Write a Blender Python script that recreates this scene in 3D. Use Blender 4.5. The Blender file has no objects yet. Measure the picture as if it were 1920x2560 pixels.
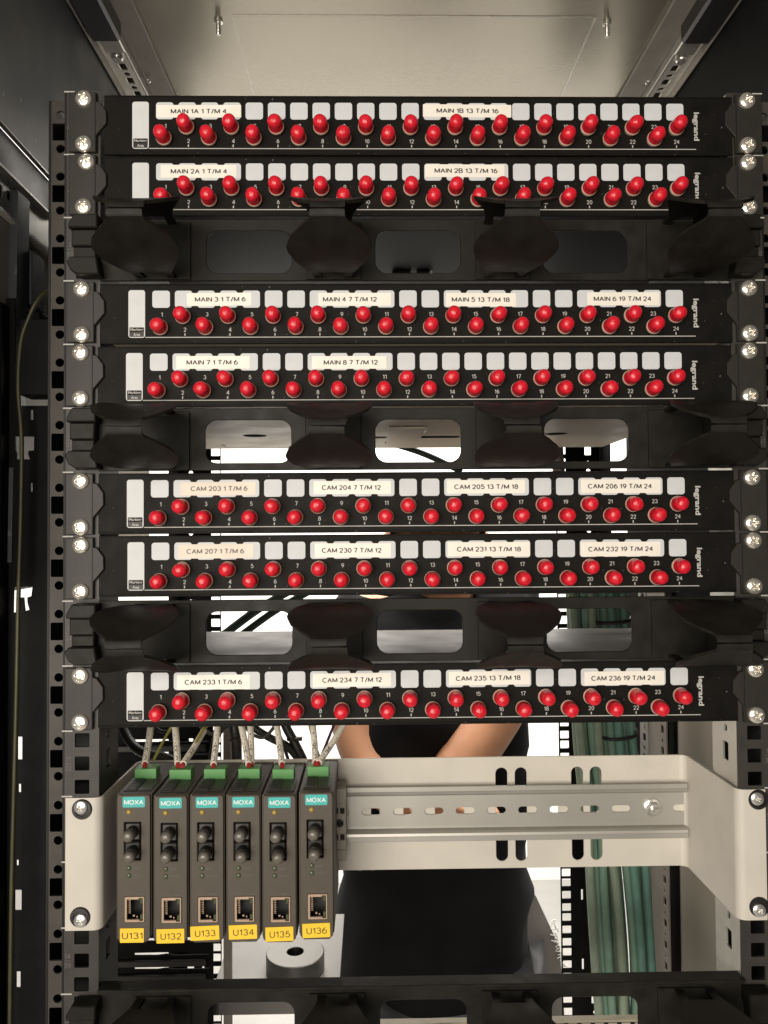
import bpy, math, random
from mathutils import Matrix, Vector
random.seed(7)
SC = bpy.context.scene
COL = SC.collection
S = 0.001                      # every number below is in millimetres
U = 44.45
R = math.radians

# ------------------------------------------------------------------ camera
cam = bpy.data.cameras.new('camera')
cam.sensor_fit = 'HORIZONTAL'; cam.sensor_width = 36.0; cam.lens = 36.0 * 1960 / 1920
cam.clip_start = 0.01; cam.clip_end = 60
co = bpy.data.objects.new('camera', cam); COL.objects.link(co)
m = Matrix(((0.9998305, 0.0062229, -0.0173274), (-0.0171688, -0.0246863, -0.9995478), (-0.0066478, 0.9996759, -0.0245752))).to_4x4()
m.translation = Vector((-33.78, -544.1, -308.93)) * S
co.matrix_world = m
SC.camera = co
# ------------------------------------------------------------------ world and lamps
w = bpy.data.worlds.new('World'); SC.world = w; w.use_nodes = True
bg = w.node_tree.nodes['Background']
bg.inputs[0].default_value = (0.95, 0.96, 1.0, 1); bg.inputs[1].default_value = 0.06
def area(name, loc, target, size, power, col, sy=None):
    l = bpy.data.lights.new(name, 'AREA'); l.energy = power; l.color = col
    l.shape = 'RECTANGLE'; l.size = size; l.size_y = sy or size
    o = bpy.data.objects.new(name, l); COL.objects.link(o)
    o.location = loc
    o.rotation_euler = (Vector(target) - Vector(loc)).to_track_quat('-Z', 'Y').to_euler()
    return o
area('room_lamp', (-0.62, -2.0, -0.30), (0.0, 0.0, -0.30), 1.5, 60, (1.0, 0.92, 0.81), 1.2)
area('back_room_lamp', (0.1, 1.0, 0.9), (0.1, 2.6, -0.5), 1.6, 175, (1.0, 0.96, 0.9))
SC.view_settings.view_transform = 'Standard'; SC.view_settings.look = 'None'
SC.view_settings.exposure = 0.0; SC.view_settings.gamma = 1.0

# ------------------------------------------------------------------ materials
def mat(name, col, rough=0.5, metal=0.0, noise=0.0, scale=200.0, bump=0.0, bscale=900.0, spec=0.5, rvar=0.0, stretch=None, specks=None):
    M = bpy.data.materials.new(name); M.use_nodes = True
    nt = M.node_tree; N = nt.nodes; L = nt.links
    b = N['Principled BSDF']
    b.inputs['Base Color'].default_value = (*col, 1)
    b.inputs['Roughness'].default_value = rough
    b.inputs['Metallic'].default_value = metal
    b.inputs['Specular IOR Level'].default_value = spec
    tc = N.new('ShaderNodeTexCoord'); src = tc.outputs['Object']
    if stretch:
        mp = N.new('ShaderNodeMapping'); mp.inputs['Scale'].default_value = stretch
        L.new(src, mp.inputs['Vector']); src = mp.outputs['Vector']
    if noise or rvar:
        n = N.new('ShaderNodeTexNoise'); n.inputs['Scale'].default_value = scale; n.inputs['Detail'].default_value = 5
        L.new(src, n.inputs['Vector'])
        if noise:
            mr = N.new('ShaderNodeMapRange'); mr.inputs[1].default_value = 0.3; mr.inputs[2].default_value = 0.7
            mr.inputs[3].default_value = 1 - noise; mr.inputs[4].default_value = 1 + noise
            L.new(n.outputs['Fac'], mr.inputs[0])
            mx = N.new('ShaderNodeMix'); mx.data_type = 'RGBA'; mx.blend_type = 'MULTIPLY'
            mx.inputs[0].default_value = 1.0
            mx.inputs[6].default_value = (*col, 1)
            L.new(mr.outputs[0], mx.inputs[7])
            out = mx.outputs[2]
            if specks:
                v = N.new('ShaderNodeTexNoise'); v.inputs['Scale'].default_value = specks; v.inputs['Detail'].default_value = 2
                L.new(tc.outputs['Object'], v.inputs['Vector'])
                r2 = N.new('ShaderNodeMapRange'); r2.inputs[1].default_value = 0.70; r2.inputs[2].default_value = 0.76
                r2.inputs[3].default_value = 0.0; r2.inputs[4].default_value = 0.5
                L.new(v.outputs['Fac'], r2.inputs[0])
                m2 = N.new('ShaderNodeMix'); m2.data_type = 'RGBA'
                L.new(r2.outputs[0], m2.inputs[0]); L.new(out, m2.inputs[6]); m2.inputs[7].default_value = (0.25, 0.24, 0.22, 1)
                out = m2.outputs[2]
            L.new(out, b.inputs['Base Color'])
        if rvar:
            m3 = N.new('ShaderNodeMapRange'); m3.inputs[1].default_value = 0.3; m3.inputs[2].default_value = 0.7
            m3.inputs[3].default_value = max(0.03, rough - rvar); m3.inputs[4].default_value = rough + rvar
            L.new(n.outputs['Fac'], m3.inputs[0]); L.new(m3.outputs[0], b.inputs['Roughness'])
    if bump:
        n2 = N.new('ShaderNodeTexNoise'); n2.inputs['Scale'].default_value = bscale; n2.inputs['Detail'].default_value = 3
        L.new(src, n2.inputs['Vector'])
        bp = N.new('ShaderNodeBump'); bp.inputs['Strength'].default_value = bump; bp.inputs['Distance'].default_value = 0.0004
        L.new(n2.outputs['Fac'], bp.inputs['Height']); L.new(bp.outputs['Normal'], b.inputs['Normal'])
    return M
M = {}
M['panel'] = mat('black_powder_coat', (0.0072, 0.0066, 0.0056), 0.5, 0, 0.2, 60, 0.35, 1500, 0.09, 0.08, specks=420)
M['ear'] = mat('charcoal_plastic', (0.018, 0.0158, 0.0124), 0.5, 0, 0.18, 90, 0.25, 1200, 0.35)
M['ring'] = mat('black_moulded_plastic', (0.0125, 0.0115, 0.0090), 0.5, 0, 0.25, 80, 0.15, 1400, 0.16, 0.1)
M['post'] = mat('dark_grey_post_paint', (0.032, 0.029, 0.025), 0.5, 0, 0.2, 70, 0.25, 1000, 0.4)
M['strip'] = mat('grey_brown_strip_paint', (0.050, 0.044, 0.038), 0.5, 0, 0.2, 70, 0.25, 1000, 0.3)
M['postedge'] = mat('black_post_paint', (0.011, 0.010, 0.009), 0.5, 0, 0.2, 70, 0.2, 1000, 0.25)
M['white'] = mat('white_print', (0.55, 0.57, 0.585), 0.55, 0, 0.04, 120, 0.05, 900)
M['mark'] = mat('grey_white_print', (0.57, 0.58, 0.585), 0.55, 0, 0.05, 90)
M['ink'] = mat('pale_lettering_ink', (0.44, 0.43, 0.405), 0.6, 0, 0.08, 300)
M['dimink'] = mat('dull_grey_ink', (0.11, 0.10, 0.095), 0.6, 0, 0.1, 300)
M['tape'] = mat('cream_label_tape', (0.80, 0.76, 0.68), 0.45, 0, 0.04, 90, 0.06, 400)
M['tapepink'] = mat('worn_beige_label_tape', (0.68, 0.605, 0.51), 0.5, 0, 0.08, 60, 0.06, 400)
M['black'] = mat('black_label_ink', (0.02, 0.018, 0.016), 0.6, 0, 0.2, 500)
M['greyink'] = mat('faded_label_ink', (0.12, 0.10, 0.09), 0.6, 0, 0.2, 500)
M['cap'] = mat('red_vinyl', (0.62, 0.013, 0.028), 0.30, 0, 0.22, 260, 0.5, 700, 0.5, 0.1)
M['barrel'] = mat('nickel_barrel', (0.66, 0.50, 0.38), 0.35, 0.25, 0.1, 300)
M['screw'] = mat('zinc_screw', (0.95, 0.90, 0.80), 0.22, 0.82, 0.05, 300)
M['steel'] = mat('bright_steel', (0.74, 0.72, 0.68), 0.25, 0.8, 0.06, 300)
M['washer'] = mat('black_cup_washer_plastic', (0.012, 0.010, 0.010), 0.4)
M['bracket'] = mat('beige_white_paint', (0.545, 0.512, 0.452), 0.45, 0, 0.06, 30, 0.12, 1300, 0.4)
M['rail'] = mat('galvanised_rail', (0.40, 0.385, 0.35), 0.40, 0.55, 0.04, 30, 0.04, 800)
M['case'] = mat('brown_grey_case', (0.070, 0.057, 0.043), 0.5, 0, 0.1, 60, 0.3, 1600, 0.4)
M['casedark'] = mat('dark_case_plastic', (0.014, 0.012, 0.010), 0.45, 0, 0.15, 90, 0.2, 900)
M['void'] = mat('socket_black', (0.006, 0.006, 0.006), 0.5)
M['teal'] = mat('teal_label', (0.035, 0.41, 0.39), 0.4, 0, 0.05, 200)
M['logo'] = mat('white_logo_ink', (0.72, 0.76, 0.72), 0.5, 0, 0.05, 400)
M['yellow'] = mat('yellow_label_tape', (0.86, 0.56, 0.03), 0.42, 0, 0.05, 120, 0.05, 300)
M['brownink'] = mat('dark_brown_ink', (0.07, 0.035, 0.01), 0.6)
M['green'] = mat('green_terminal_plastic', (0.085, 0.27, 0.075), 0.45, 0, 0.1, 150, 0.2, 700)
M['led'] = mat('amber_led_lens', (0.36, 0.25, 0.05), 0.25, 0, 0.1, 600)
M['ledg'] = mat('unlit_green_led', (0.07, 0.085, 0.045), 0.25, 0, 0.1, 600)
M['clearcap'] = mat('smoked_dust_cap', (0.12, 0.107, 0.092), 0.3, 0, 0.25, 300, 0.1, 300, 0.5)
M['tan'] = mat('tan_port_frame', (0.50, 0.37, 0.27), 0.35, 0.6, 0.08, 300)
M['clamp'] = mat('grey_brown_clamp', (0.30, 0.27, 0.225), 0.5, 0, 0.1, 90, 0.2, 900)
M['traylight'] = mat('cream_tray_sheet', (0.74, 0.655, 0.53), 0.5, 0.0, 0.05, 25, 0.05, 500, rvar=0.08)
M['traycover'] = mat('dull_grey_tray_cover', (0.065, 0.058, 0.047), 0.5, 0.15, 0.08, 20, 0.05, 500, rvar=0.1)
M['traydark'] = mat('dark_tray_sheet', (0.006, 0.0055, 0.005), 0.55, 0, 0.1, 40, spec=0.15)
M['roof'] = mat('grey_roof_sheet', (0.37, 0.34, 0.275), 0.27, 0.70, 0.03, 12, 0.12, 600, 0.5, 0.0)
M['zincpale'] = mat('pale_zinc_strip', (0.90, 0.87, 0.79), 0.35, 0.75, 0.08, 60, 0.1, 300)
M['zinc'] = mat('zinc_plated_profile', (0.50, 0.485, 0.44), 0.35, 0.7, 0.12, 60, 0.1, 300, rvar=0.1)
M['bluedark'] = mat('blue_black_gloss_paint', (0.024, 0.029, 0.034), 0.5, 0, 0.3, 15, 0.3, 800, 0.6, 0.12, specks=60)
M['dark'] = mat('matt_black_paint', (0.006, 0.0058, 0.0058), 0.6, 0, 0.3, 50, 0.2, 900, 0.08)
M['beige'] = mat('grey_beige_panel', (0.36, 0.325, 0.27), 0.55, 0, 0.06, 20, 0.1, 900)
M['profile'] = mat('grey_perforated_profile', (0.25, 0.225, 0.195), 0.5, 0.2, 0.1, 40, 0.1, 600)
M['cable'] = mat('sage_green_cable', (0.16, 0.265, 0.20), 0.5, 0, 0.15, 60, 0.1, 300)
M['cable2'] = mat('teal_green_cable', (0.125, 0.26, 0.205), 0.5, 0, 0.15, 60, 0.1, 300)
M['cable3'] = mat('olive_grey_cable', (0.225, 0.28, 0.21), 0.5, 0, 0.15, 60, 0.1, 300)
M['blackcable'] = mat('black_cable_sheath', (0.012, 0.0115, 0.011), 0.45, 0, 0.2, 90)
M['dkgreen'] = mat('dark_green_cable', (0.022, 0.045, 0.033), 0.45, 0, 0.2, 90)
M['sleeve'] = mat('white_wire_sleeve', (0.74, 0.69, 0.60), 0.5, 0, 0.06, 200)
M['ferrule'] = mat('red_ferrule', (0.30, 0.02, 0.02), 0.4)
M['olive'] = mat('olive_ground_wire', (0.042, 0.038, 0.012), 0.5, 0, 0.25, 60)
M['ygreen'] = mat('yellow_green_wire', (0.22, 0.20, 0.035), 0.5, 0, 0.2, 120)
M['brownwire'] = mat('brown_wire', (0.14, 0.085, 0.035), 0.5, 0, 0.2, 120)
M['purplewire'] = mat('purple_black_wire', (0.03, 0.012, 0.045), 0.5)
M['cream'] = mat('cream_plastic', (0.40, 0.36, 0.27), 0.5, 0, 0.08, 70)
M['creamwire'] = mat('pale_cream_wire', (0.62, 0.58, 0.40), 0.5, 0, 0.1, 100)
M['alu'] = mat('turned_aluminium', (0.16, 0.154, 0.145), 0.36, 1.0, 0.08, 40, 0.12, 200, rvar=0.06)
M['shelf'] = mat('pale_zinc_shelf', (0.155, 0.148, 0.138), 0.4, 0.2, 0.06, 18, 0.1, 120, rvar=0.1)
M['wall'] = mat('white_wall_paint', (0.85, 0.84, 0.82), 0.8, 0, 0.02, 3, 0.1, 60)
M['floor'] = mat('grey_floor_tile', (0.35, 0.34, 0.32), 0.4, 0, 0.1, 6, 0.05, 60)
M['skin'] = mat('skin', (0.42, 0.205, 0.112), 0.5, 0, 0.12, 25, 0.2, 150, 0.4)
M['shirt'] = mat('black_cotton', (0.0045, 0.0045, 0.005), 0.8, 0, 0.3, 18, 0.6, 40, 0.12)
M['shirt'].node_tree.nodes['Principled BSDF'].inputs['Sheen Weight'].default_value = 0.02
M['trouser'] = mat('dark_grey_work_trousers', (0.03, 0.03, 0.032), 0.55, 0, 0.4, 10, 0.6, 30, 0.4)
M['hair'] = mat('dark_brown_hair', (0.02, 0.013, 0.009), 0.5, 0, 0.4, 200)
M['eyewhite'] = mat('eye_white', (0.7, 0.68, 0.65), 0.2)
M['lip'] = mat('lip', (0.40, 0.15, 0.11), 0.45)
M['board'] = mat('grey_board', (0.23, 0.21, 0.19), 0.6, 0, 0.08, 10)
M['chalk'] = mat('white_marker_ink', (0.85, 0.83, 0.78), 0.6)

# ------------------------------------------------------------------ mesh helpers
class MB:
    def __init__(s): s.v = []; s.f = []
    def add(s, vs, fs):
        o = len(s.v); s.v += [tuple(v) for v in vs]; s.f += [tuple(i + o for i in f) for f in fs]; return s
    def box(s, x0, x1, y0, y1, z0, z1, c=0.0):
        """box with chamfered edges (c mm)"""
        if x0 > x1: x0, x1 = x1, x0
        if y0 > y1: y0, y1 = y1, y0
        if z0 > z1: z0, z1 = z1, z0
        c = min(c, (x1 - x0) * .45, (y1 - y0) * .45, (z1 - z0) * .45)
        if c <= 0:
            v = [(x, y, z) for x in (x0, x1) for y in (y0, y1) for z in (z0, z1)]
            return s.add(v, [(0, 1, 3, 2), (4, 6, 7, 5), (0, 4, 5, 1), (2, 3, 7, 6), (0, 2, 6, 4), (1, 5, 7, 3)])
        X, Y, Z = (x0, x1), (y0, y1), (z0, z1)
        v = []; idx = {}
        for i in (0, 1):
            for j in (0, 1):
                for k in (0, 1):
                    p = (X[i], Y[j], Z[k]); sg = (1 if i == 0 else -1, 1 if j == 0 else -1, 1 if k == 0 else -1)
                    for a in range(3):
                        q = list(p)
                        for b in range(3):
                            if b != a: q[b] += sg[b] * c
                        idx[(i, j, k, a)] = len(v); v.append(q)
        f = []
        for i in (0, 1):
            q = [idx[(i, 0, 0, 0)], idx[(i, 0, 1, 0)], idx[(i, 1, 1, 0)], idx[(i, 1, 0, 0)]]; f.append(q if i == 0 else q[::-1])
            q = [idx[(0, i, 0, 1)], idx[(1, i, 0, 1)], idx[(1, i, 1, 1)], idx[(0, i, 1, 1)]]; f.append(q if i == 0 else q[::-1])
            q = [idx[(0, 0, i, 2)], idx[(0, 1, i, 2)], idx[(1, 1, i, 2)], idx[(1, 0, i, 2)]]; f.append(q if i == 0 else q[::-1])
        for i in (0, 1):
            for j in (0, 1):
                def q4(a, b, fl):
                    return [a[0], a[1], b[1], b[0]] if fl else [a[0], b[0], b[1], a[1]]
                f.append(q4((idx[(i, j, 0, 0)], idx[(i, j, 1, 0)]), (idx[(i, j, 0, 1)], idx[(i, j, 1, 1)]), i != j))
                f.append(q4((idx[(i, 0, j, 0)], idx[(i, 1, j, 0)]), (idx[(i, 0, j, 2)], idx[(i, 1, j, 2)]), i == j))
                f.append(q4((idx[(0, i, j, 1)], idx[(1, i, j, 1)]), (idx[(0, i, j, 2)], idx[(1, i, j, 2)]), i != j))
        for i in (0, 1):
            for j in (0, 1):
                for k in (0, 1):
                    t = [idx[(i, j, k, 0)], idx[(i, j, k, 1)], idx[(i, j, k, 2)]]
                    f.append(t if (i + j + k) % 2 == 0 else t[::-1])
        return s.add(v, f)
    def lathe(s, prof, n=24, c=(0, 0, 0), axis='y', caps=True):
        """prof: (radius, distance along axis). axis y points towards the viewer (-Y)"""
        v = []; f = []
        for r, h in prof:
            for i in range(n):
                a = 2 * math.pi * i / n; ca, sa = math.cos(a) * r, math.sin(a) * r
                if axis == 'y': p = (c[0] + ca, c[1] - h, c[2] + sa)
                elif axis == 'z': p = (c[0] + ca, c[1] + sa, c[2] + h)
                else: p = (c[0] + h, c[1] + ca, c[2] + sa)
                v.append(p)
        for k in range(len(prof) - 1):
            for i in range(n):
                j = (i + 1) % n
                f.append((k * n + i, k * n + j, (k + 1) * n + j, (k + 1) * n + i))
        if caps:
            f.append(tuple(range(n))[::-1]); f.append(tuple((len(prof) - 1) * n + i for i in range(n)))
        return s.add(v, f)
    def tube(s, pts, r, n=8, sub=6, caps=True):
        P = [Vector(p) for p in pts]; Q = []
        if len(P) > 2 and sub > 1:
            for i in range(len(P) - 1):
                p0 = P[i - 1] if i else P[0] * 2 - P[1]; p1 = P[i]; p2 = P[i + 1]; p3 = P[i + 2] if i + 2 < len(P) else P[-1] * 2 - P[-2]
                for k in range(sub):
                    t = k / sub
                    Q.append(0.5 * ((2 * p1) + (-p0 + p2) * t + (2 * p0 - 5 * p1 + 4 * p2 - p3) * t * t + (-p0 + 3 * p1 - 3 * p2 + p3) * t ** 3))
            Q.append(P[-1])
        else: Q = P
        v = []; f = []; up = None
        for i, q in enumerate(Q):
            t = (Q[min(i + 1, len(Q) - 1)] - Q[max(i - 1, 0)]).normalized()
            if up is None:
                up = Vector((0, 1, 0)) if abs(t.y) < 0.9 else Vector((1, 0, 0))
            a = t.cross(up).normalized(); up = a.cross(t).normalized()
            rr = r[min(i, len(r) - 1)] if isinstance(r, (list, tuple)) else r
            for k in range(n):
                g = 2 * math.pi * k / n
                v.append(q + a * math.cos(g) * rr + up * math.sin(g) * rr)
        for i in range(len(Q) - 1):
            for k in range(n):
                l = (k + 1) % n
                f.append((i * n + k, i * n + l, (i + 1) * n + l, (i + 1) * n + k))
        if caps:
            f.append(tuple(range(n))[::-1]); f.append(tuple((len(Q) - 1) * n + k for k in range(n)))
        return s.add(v, f)
    def mesh(s, me, fn=lambda p: p):
        s.add([fn(v.co.copy()) for v in me.vertices], [tuple(p.vertices) for p in me.polygons]); return s
    def make(s, name, m, smooth=42):
        me = bpy.data.meshes.new(name)
        me.from_pydata([(x * S, y * S, z * S) for x, y, z in s.v], [], s.f)
        me.update(); me.materials.append(m)
        if smooth:
            me.polygons.foreach_set('use_smooth', [True] * len(me.polygons))
            me.set_sharp_from_angle(angle=R(smooth))
        return me
    def build(s, name, m, parent=None, loc=(0, 0, 0), smooth=42):
        return link(name, s.make(name, m, smooth), parent, loc)
def link(name, me, parent=None, loc=(0, 0, 0), rot=None):
    o = bpy.data.objects.new(name, me); COL.objects.link(o)
    o.location = Vector(loc) * S
    if rot: o.rotation_euler = rot
    if parent: o.parent = parent
    return o
def rrect(x0, x1, z0, z1, r, n=6):
    if x0 > x1: x0, x1 = x1, x0
    if z0 > z1: z0, z1 = z1, z0
    r = min(r, (x1 - x0) / 2 - 1e-3, (z1 - z0) / 2 - 1e-3); p = []
    if r <= 0.01: return [(x0, z0), (x1, z0), (x1, z1), (x0, z1)]
    for cx, cz, a0 in ((x1 - r, z0 + r, -90), (x1 - r, z1 - r, 0), (x0 + r, z1 - r, 90), (x0 + r, z0 + r, 180)):
        for i in range(n + 1):
            a = R(a0 + 90 * i / n); p.append((cx + r * math.cos(a), cz + r * math.sin(a)))
    return p
def circ(x, z, r, n=20): return [(x + r * math.cos(2 * math.pi * i / n), z + r * math.sin(2 * math.pi * i / n)) for i in range(n)]
def slab(loops, y0, y1, bev=0.25, plane='xz'):
    """sheet with holes: loops[0] is the outline, the rest are holes; plane xz (facing the viewer), xy (level) or yz (side)"""
    cu = bpy.data.curves.new('sheet', 'CURVE'); cu.dimensions = '2D'; cu.fill_mode = 'BOTH'
    th = abs(y1 - y0); bev = min(bev, th * 0.4)
    cu.extrude = max(th / 2 - bev, 1e-4); cu.bevel_depth = bev; cu.bevel_resolution = 0; cu.offset = -bev
    for lp in loops:
        sp = cu.splines.new('POLY'); sp.points.add(len(lp) - 1)
        for q, p in zip(sp.points, lp): q.co = (p[0], p[1], 0, 1)
        sp.use_cyclic_u = True
    ob = bpy.data.objects.new('sheet', cu)
    me = bpy.data.meshes.new_from_object(ob)
    mid = (y0 + y1) / 2; mb = MB()
    if plane == 'xz': mb.mesh(me, lambda p: (p.x, mid - p.z, p.y))
    elif plane == 'xy': mb.mesh(me, lambda p: (p.x, p.y, mid + p.z))
    else: mb.mesh(me, lambda p: (mid + p.z, p.x, p.y))
    bpy.data.objects.remove(ob); bpy.data.curves.remove(cu); bpy.data.meshes.remove(me)
    return mb
def _arc(cx, cy, rx, ry, a0, a1, n=10):
    return [(cx + rx * math.cos(R(a0 + (a1 - a0) * i / n)), cy + ry * math.sin(R(a0 + (a1 - a0) * i / n))) for i in range(n + 1)]
GL = {  # plain sans capitals and figures drawn as strokes: (width, strokes)
 'A': (.74, [[(0, 0), (.37, 1), (.74, 0)], [(.13, .34), (.61, .34)]]),
 'B': (.62, [[(0, 0), (0, 1), (.34, 1)] + _arc(.34, .76, .24, .24, 90, -90, 8) + [(0, .52)], [(.34, .52)] + _arc(.34, .26, .28, .26, 90, -90, 8) + [(0, 0)]]),
 'C': (.74, [_arc(.42, .5, .42, .5, 48, 312, 16)]),
 'D': (.70, [[(0, 0), (0, 1), (.3, 1)] + _arc(.3, .5, .4, .5, 90, -90, 12) + [(0, 0)]]),
 'F': (.56, [[(0, 0), (0, 1), (.56, 1)], [(0, .52), (.48, .52)]]),
 'I': (.02, [[(.01, 0), (.01, 1)]]),
 'L': (.54, [[(0, 1), (0, 0), (.54, 0)]]),
 'M': (.84, [[(0, 0), (0, 1), (.42, .06), (.84, 1), (.84, 0)]]),
 'N': (.68, [[(0, 0), (0, 1), (.68, 0), (.68, 1)]]),
 'O': (.84, [_arc(.42, .5, .42, .5, 0, 360, 24)]),
 'P': (.60, [[(0, 0), (0, 1), (.34, 1)] + _arc(.34, .74, .26, .26, 90, -90, 8) + [(0, .48)]]),
 'T': (.68, [[(.34, 0), (.34, 1)], [(0, 1), (.68, 1)]]),
 'U': (.66, [[(0, 1), (0, .33)] + _arc(.33, .33, .33, .33, 180, 360, 10) + [(.66, 1)]]),
 'V': (.70, [[(0, 1), (.35, 0), (.70, 1)]]),
 'X': (.70, [[(0, 0), (.70, 1)], [(0, 1), (.70, 0)]]),
 'R': (.64, [[(0, 0), (0, 1), (.36, 1)] + _arc(.36, .74, .26, .26, 90, -90, 8) + [(0, .48)], [(.36, .48), (.64, 0)]]),
 '/': (.34, [[(0, -.04), (.34, 1.04)]]), '-': (.36, [[(0, .42), (.36, .42)]]), '+': (.44, [[(0, .42), (.44, .42)], [(.22, .2), (.22, .64)]]),
 '0': (.58, [_arc(.29, .5, .29, .5, 0, 360, 20)]),
 '1': (.30, [[(0, .76), (.12, .82), (.26, 1), (.26, 0)]]),
 '2': (.58, [_arc(.29, .71, .28, .29, 170, -38, 12) + [(.02, 0), (.58, 0)]]),
 '3': (.58, [_arc(.28, .755, .25, .245, 160, -90, 10), _arc(.28, .265, .30, .265, 90, -160, 12)]),
 '4': (.62, [[(.46, 0), (.46, 1), (0, .3), (.62, .3)]]),
 '5': (.58, [[(.52, 1), (.12, 1), (.05, .52)] + _arc(.27, .33, .31, .33, 120, -155, 12)]),
 '6': (.58, [_arc(.29, .31, .29, .31, 0, 360, 16), _arc(.56, .36, .56, .64, 180, 90, 8)[:-1]]),
 '7': (.56, [[(0, 1), (.56, 1), (.2, 0)]]),
 '8': (.58, [_arc(.29, .76, .24, .24, 0, 360, 14), _arc(.29, .265, .29, .265, 0, 360, 16)]),
 '9': (.58, [_arc(.29, .69, .29, .31, 0, 360, 16), _arc(.02, .64, .56, .64, 0, -90, 8)[:-1]]),
}
def strip(u0, u1, v0, v1, holes, y0, y1, plane='xz', n=None):
    """long perforated strip made of short sheets joined end to end"""
    mb = MB(); n = n or max(1, int((v1 - v0) / U)); cuts = [v0]
    for i in range(1, n):
        c = v0 + (v1 - v0) * i / n
        for _ in range(40):
            if all(not (min(p[1] for p in h) - 0.4 < c < max(p[1] for p in h) + 0.4) for h in holes): break
            c += 1.0
        if c > cuts[-1] + 1 and c < v1 - 1: cuts.append(c)
    cuts.append(v1)
    for a, b in zip(cuts, cuts[1:]):
        hs_ = [h for h in holes if a < sum(p[1] for p in h) / len(h) < b and max(p[1] for p in h) < v1 and min(p[1] for p in h) > v0]
        t = slab([[(u0, a), (u1, a), (u1, b), (u0, b)]] + hs_, y0, y1, 0.02, plane); mb.add(t.v, t.f)
    return mb
_tc = {}
def stroke_text(s, th, gap=0.26):
    V, F = [], []; x = 0; h = th / 2; n_ = 0
    for ch in s:
        if ch == ' ': x += 0.36; continue
        w_, st = GL[ch]
        parts_ = []
        for p in st:                       # break the stroke where it turns back sharply
            cur = [Vector((x + p[0][0], p[0][1], 0))]
            for i in range(1, len(p)):
                q = Vector((x + p[i][0], p[i][1], 0)); cur.append(q)
                if i + 1 < len(p):
                    nx = Vector((x + p[i + 1][0], p[i + 1][1], 0))
                    if (q - cur[-2]).length > 1e-6 and (nx - q).length > 1e-6 and (q - cur[-2]).normalized().dot((nx - q).normalized()) < -0.2:
                        parts_.append(cur); cur = [q]
            parts_.append(cur)
        for P in parts_:
            n_ += 1; zz = 0.0015 * (n_ % 3); o = len(V)
            closed = (P[0] - P[-1]).length < 1e-6
            for i, q in enumerate(P):
                if closed and i in (0, len(P) - 1): a_, b_ = P[-2], P[1]
                else: a_, b_ = P[max(i - 1, 0)], P[min(i + 1, len(P) - 1)]
                t1 = (q - a_).normalized() if (q - a_).length > 1e-6 else (b_ - q).normalized()
                t2 = (b_ - q).normalized() if (b_ - q).length > 1e-6 else t1
                n1 = Vector((-t1.y, t1.x, 0)); n2 = Vector((-t2.y, t2.x, 0)); mm = n1 + n2
                if mm.length < 0.3: mm = n1
                mm.normalize(); k = h / max(0.45, mm.dot(n1))
                V += [q + mm * k + Vector((0, 0, zz)), q - mm * k + Vector((0, 0, zz))]
            for i in range(len(P) - 1): F.append((o + 2 * i, o + 2 * i + 1, o + 2 * i + 3, o + 2 * i + 2))
        x += w_ + gap
    x0 = min(v.x for v in V); x1 = max(v.x for v in V); y0 = min(v.y for v in V); y1 = max(v.y for v in V)
    for v in V: v.x -= (x0 + x1) / 2; v.y -= (y0 + y1) / 2
    return V, F, x1 - x0, y1 - y0
def text(s, bold=0.0, space=1.0):
    if all(c in GL or c == ' ' for c in s):
        k = (s, bold, 's')
        if k not in _tc: _tc[k] = stroke_text(s, 0.125 + 2 * bold)
        return _tc[k]
    return text_b(s, bold, space)
def text_b(s, bold=0.0, space=1.0):
    """flat lettering, bounds (w, h), in font units centred on 0,0"""
    k = (s, bold, space)
    if k in _tc: return _tc[k]
    cu = bpy.data.curves.new('lettering', 'FONT'); cu.body = s; cu.size = 1; cu.resolution_u = 3
    cu.offset = bold; cu.space_character = space; cu.extrude = 0.0
    ob = bpy.data.objects.new('lettering', cu); me = bpy.data.meshes.new_from_object(ob)
    vs = [v.co.copy() for v in me.vertices]; fs = [tuple(p.vertices) for p in me.polygons]
    x0 = min(v.x for v in vs); x1 = max(v.x for v in vs); y0 = min(v.y for v in vs); y1 = max(v.y for v in vs)
    for v in vs: v.x -= (x0 + x1) / 2; v.y -= (y0 + y1) / 2
    bpy.data.objects.remove(ob); bpy.data.curves.remove(cu); bpy.data.meshes.remove(me)
    _tc[k] = (vs, fs, x1 - x0, y1 - y0); return _tc[k]
def put_text(mb, s, x, y, z, wd=None, ht=None, bold=0.0, rot=0, space=1.0):
    vs, fs, tw, th = text(s, bold, space)
    if wd and ht: sx, sz = wd / tw, ht / th
    elif wd: sx = sz = wd / tw
    else: sx = sz = ht / th
    c, q = math.cos(R(rot)), math.sin(R(rot))
    mb.add([(x + v.x * sx * c - v.y * sz * q, y - v.z * 6, z + v.x * sx * q + v.y * sz * c) for v in vs], fs)
    return mb
def thing(name, label, cat, loc=(0, 0, 0), group=None):
    o = bpy.data.objects.new(name, None); COL.objects.link(o); o.location = Vector(loc) * S
    o.empty_display_size = 0.02
    o['label'] = label; o['category'] = cat
    if group: o['group'] = group
    return o
def tag(o, label, cat, group=None):
    o['label'] = label; o['category'] = cat
    if group: o['group'] = group
    return o
def structure(o): o['kind'] = 'structure'; return o

# ------------------------------------------------------------------ the room behind the rack
structure(MB().box(-4200, 4200, 2600, 2680, -1700, 1500).build('back_wall', M['wall']))
structure(MB().box(-4200, 4200, -2600, 2600, -1760, -1700).build('floor', M['floor']))

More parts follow.
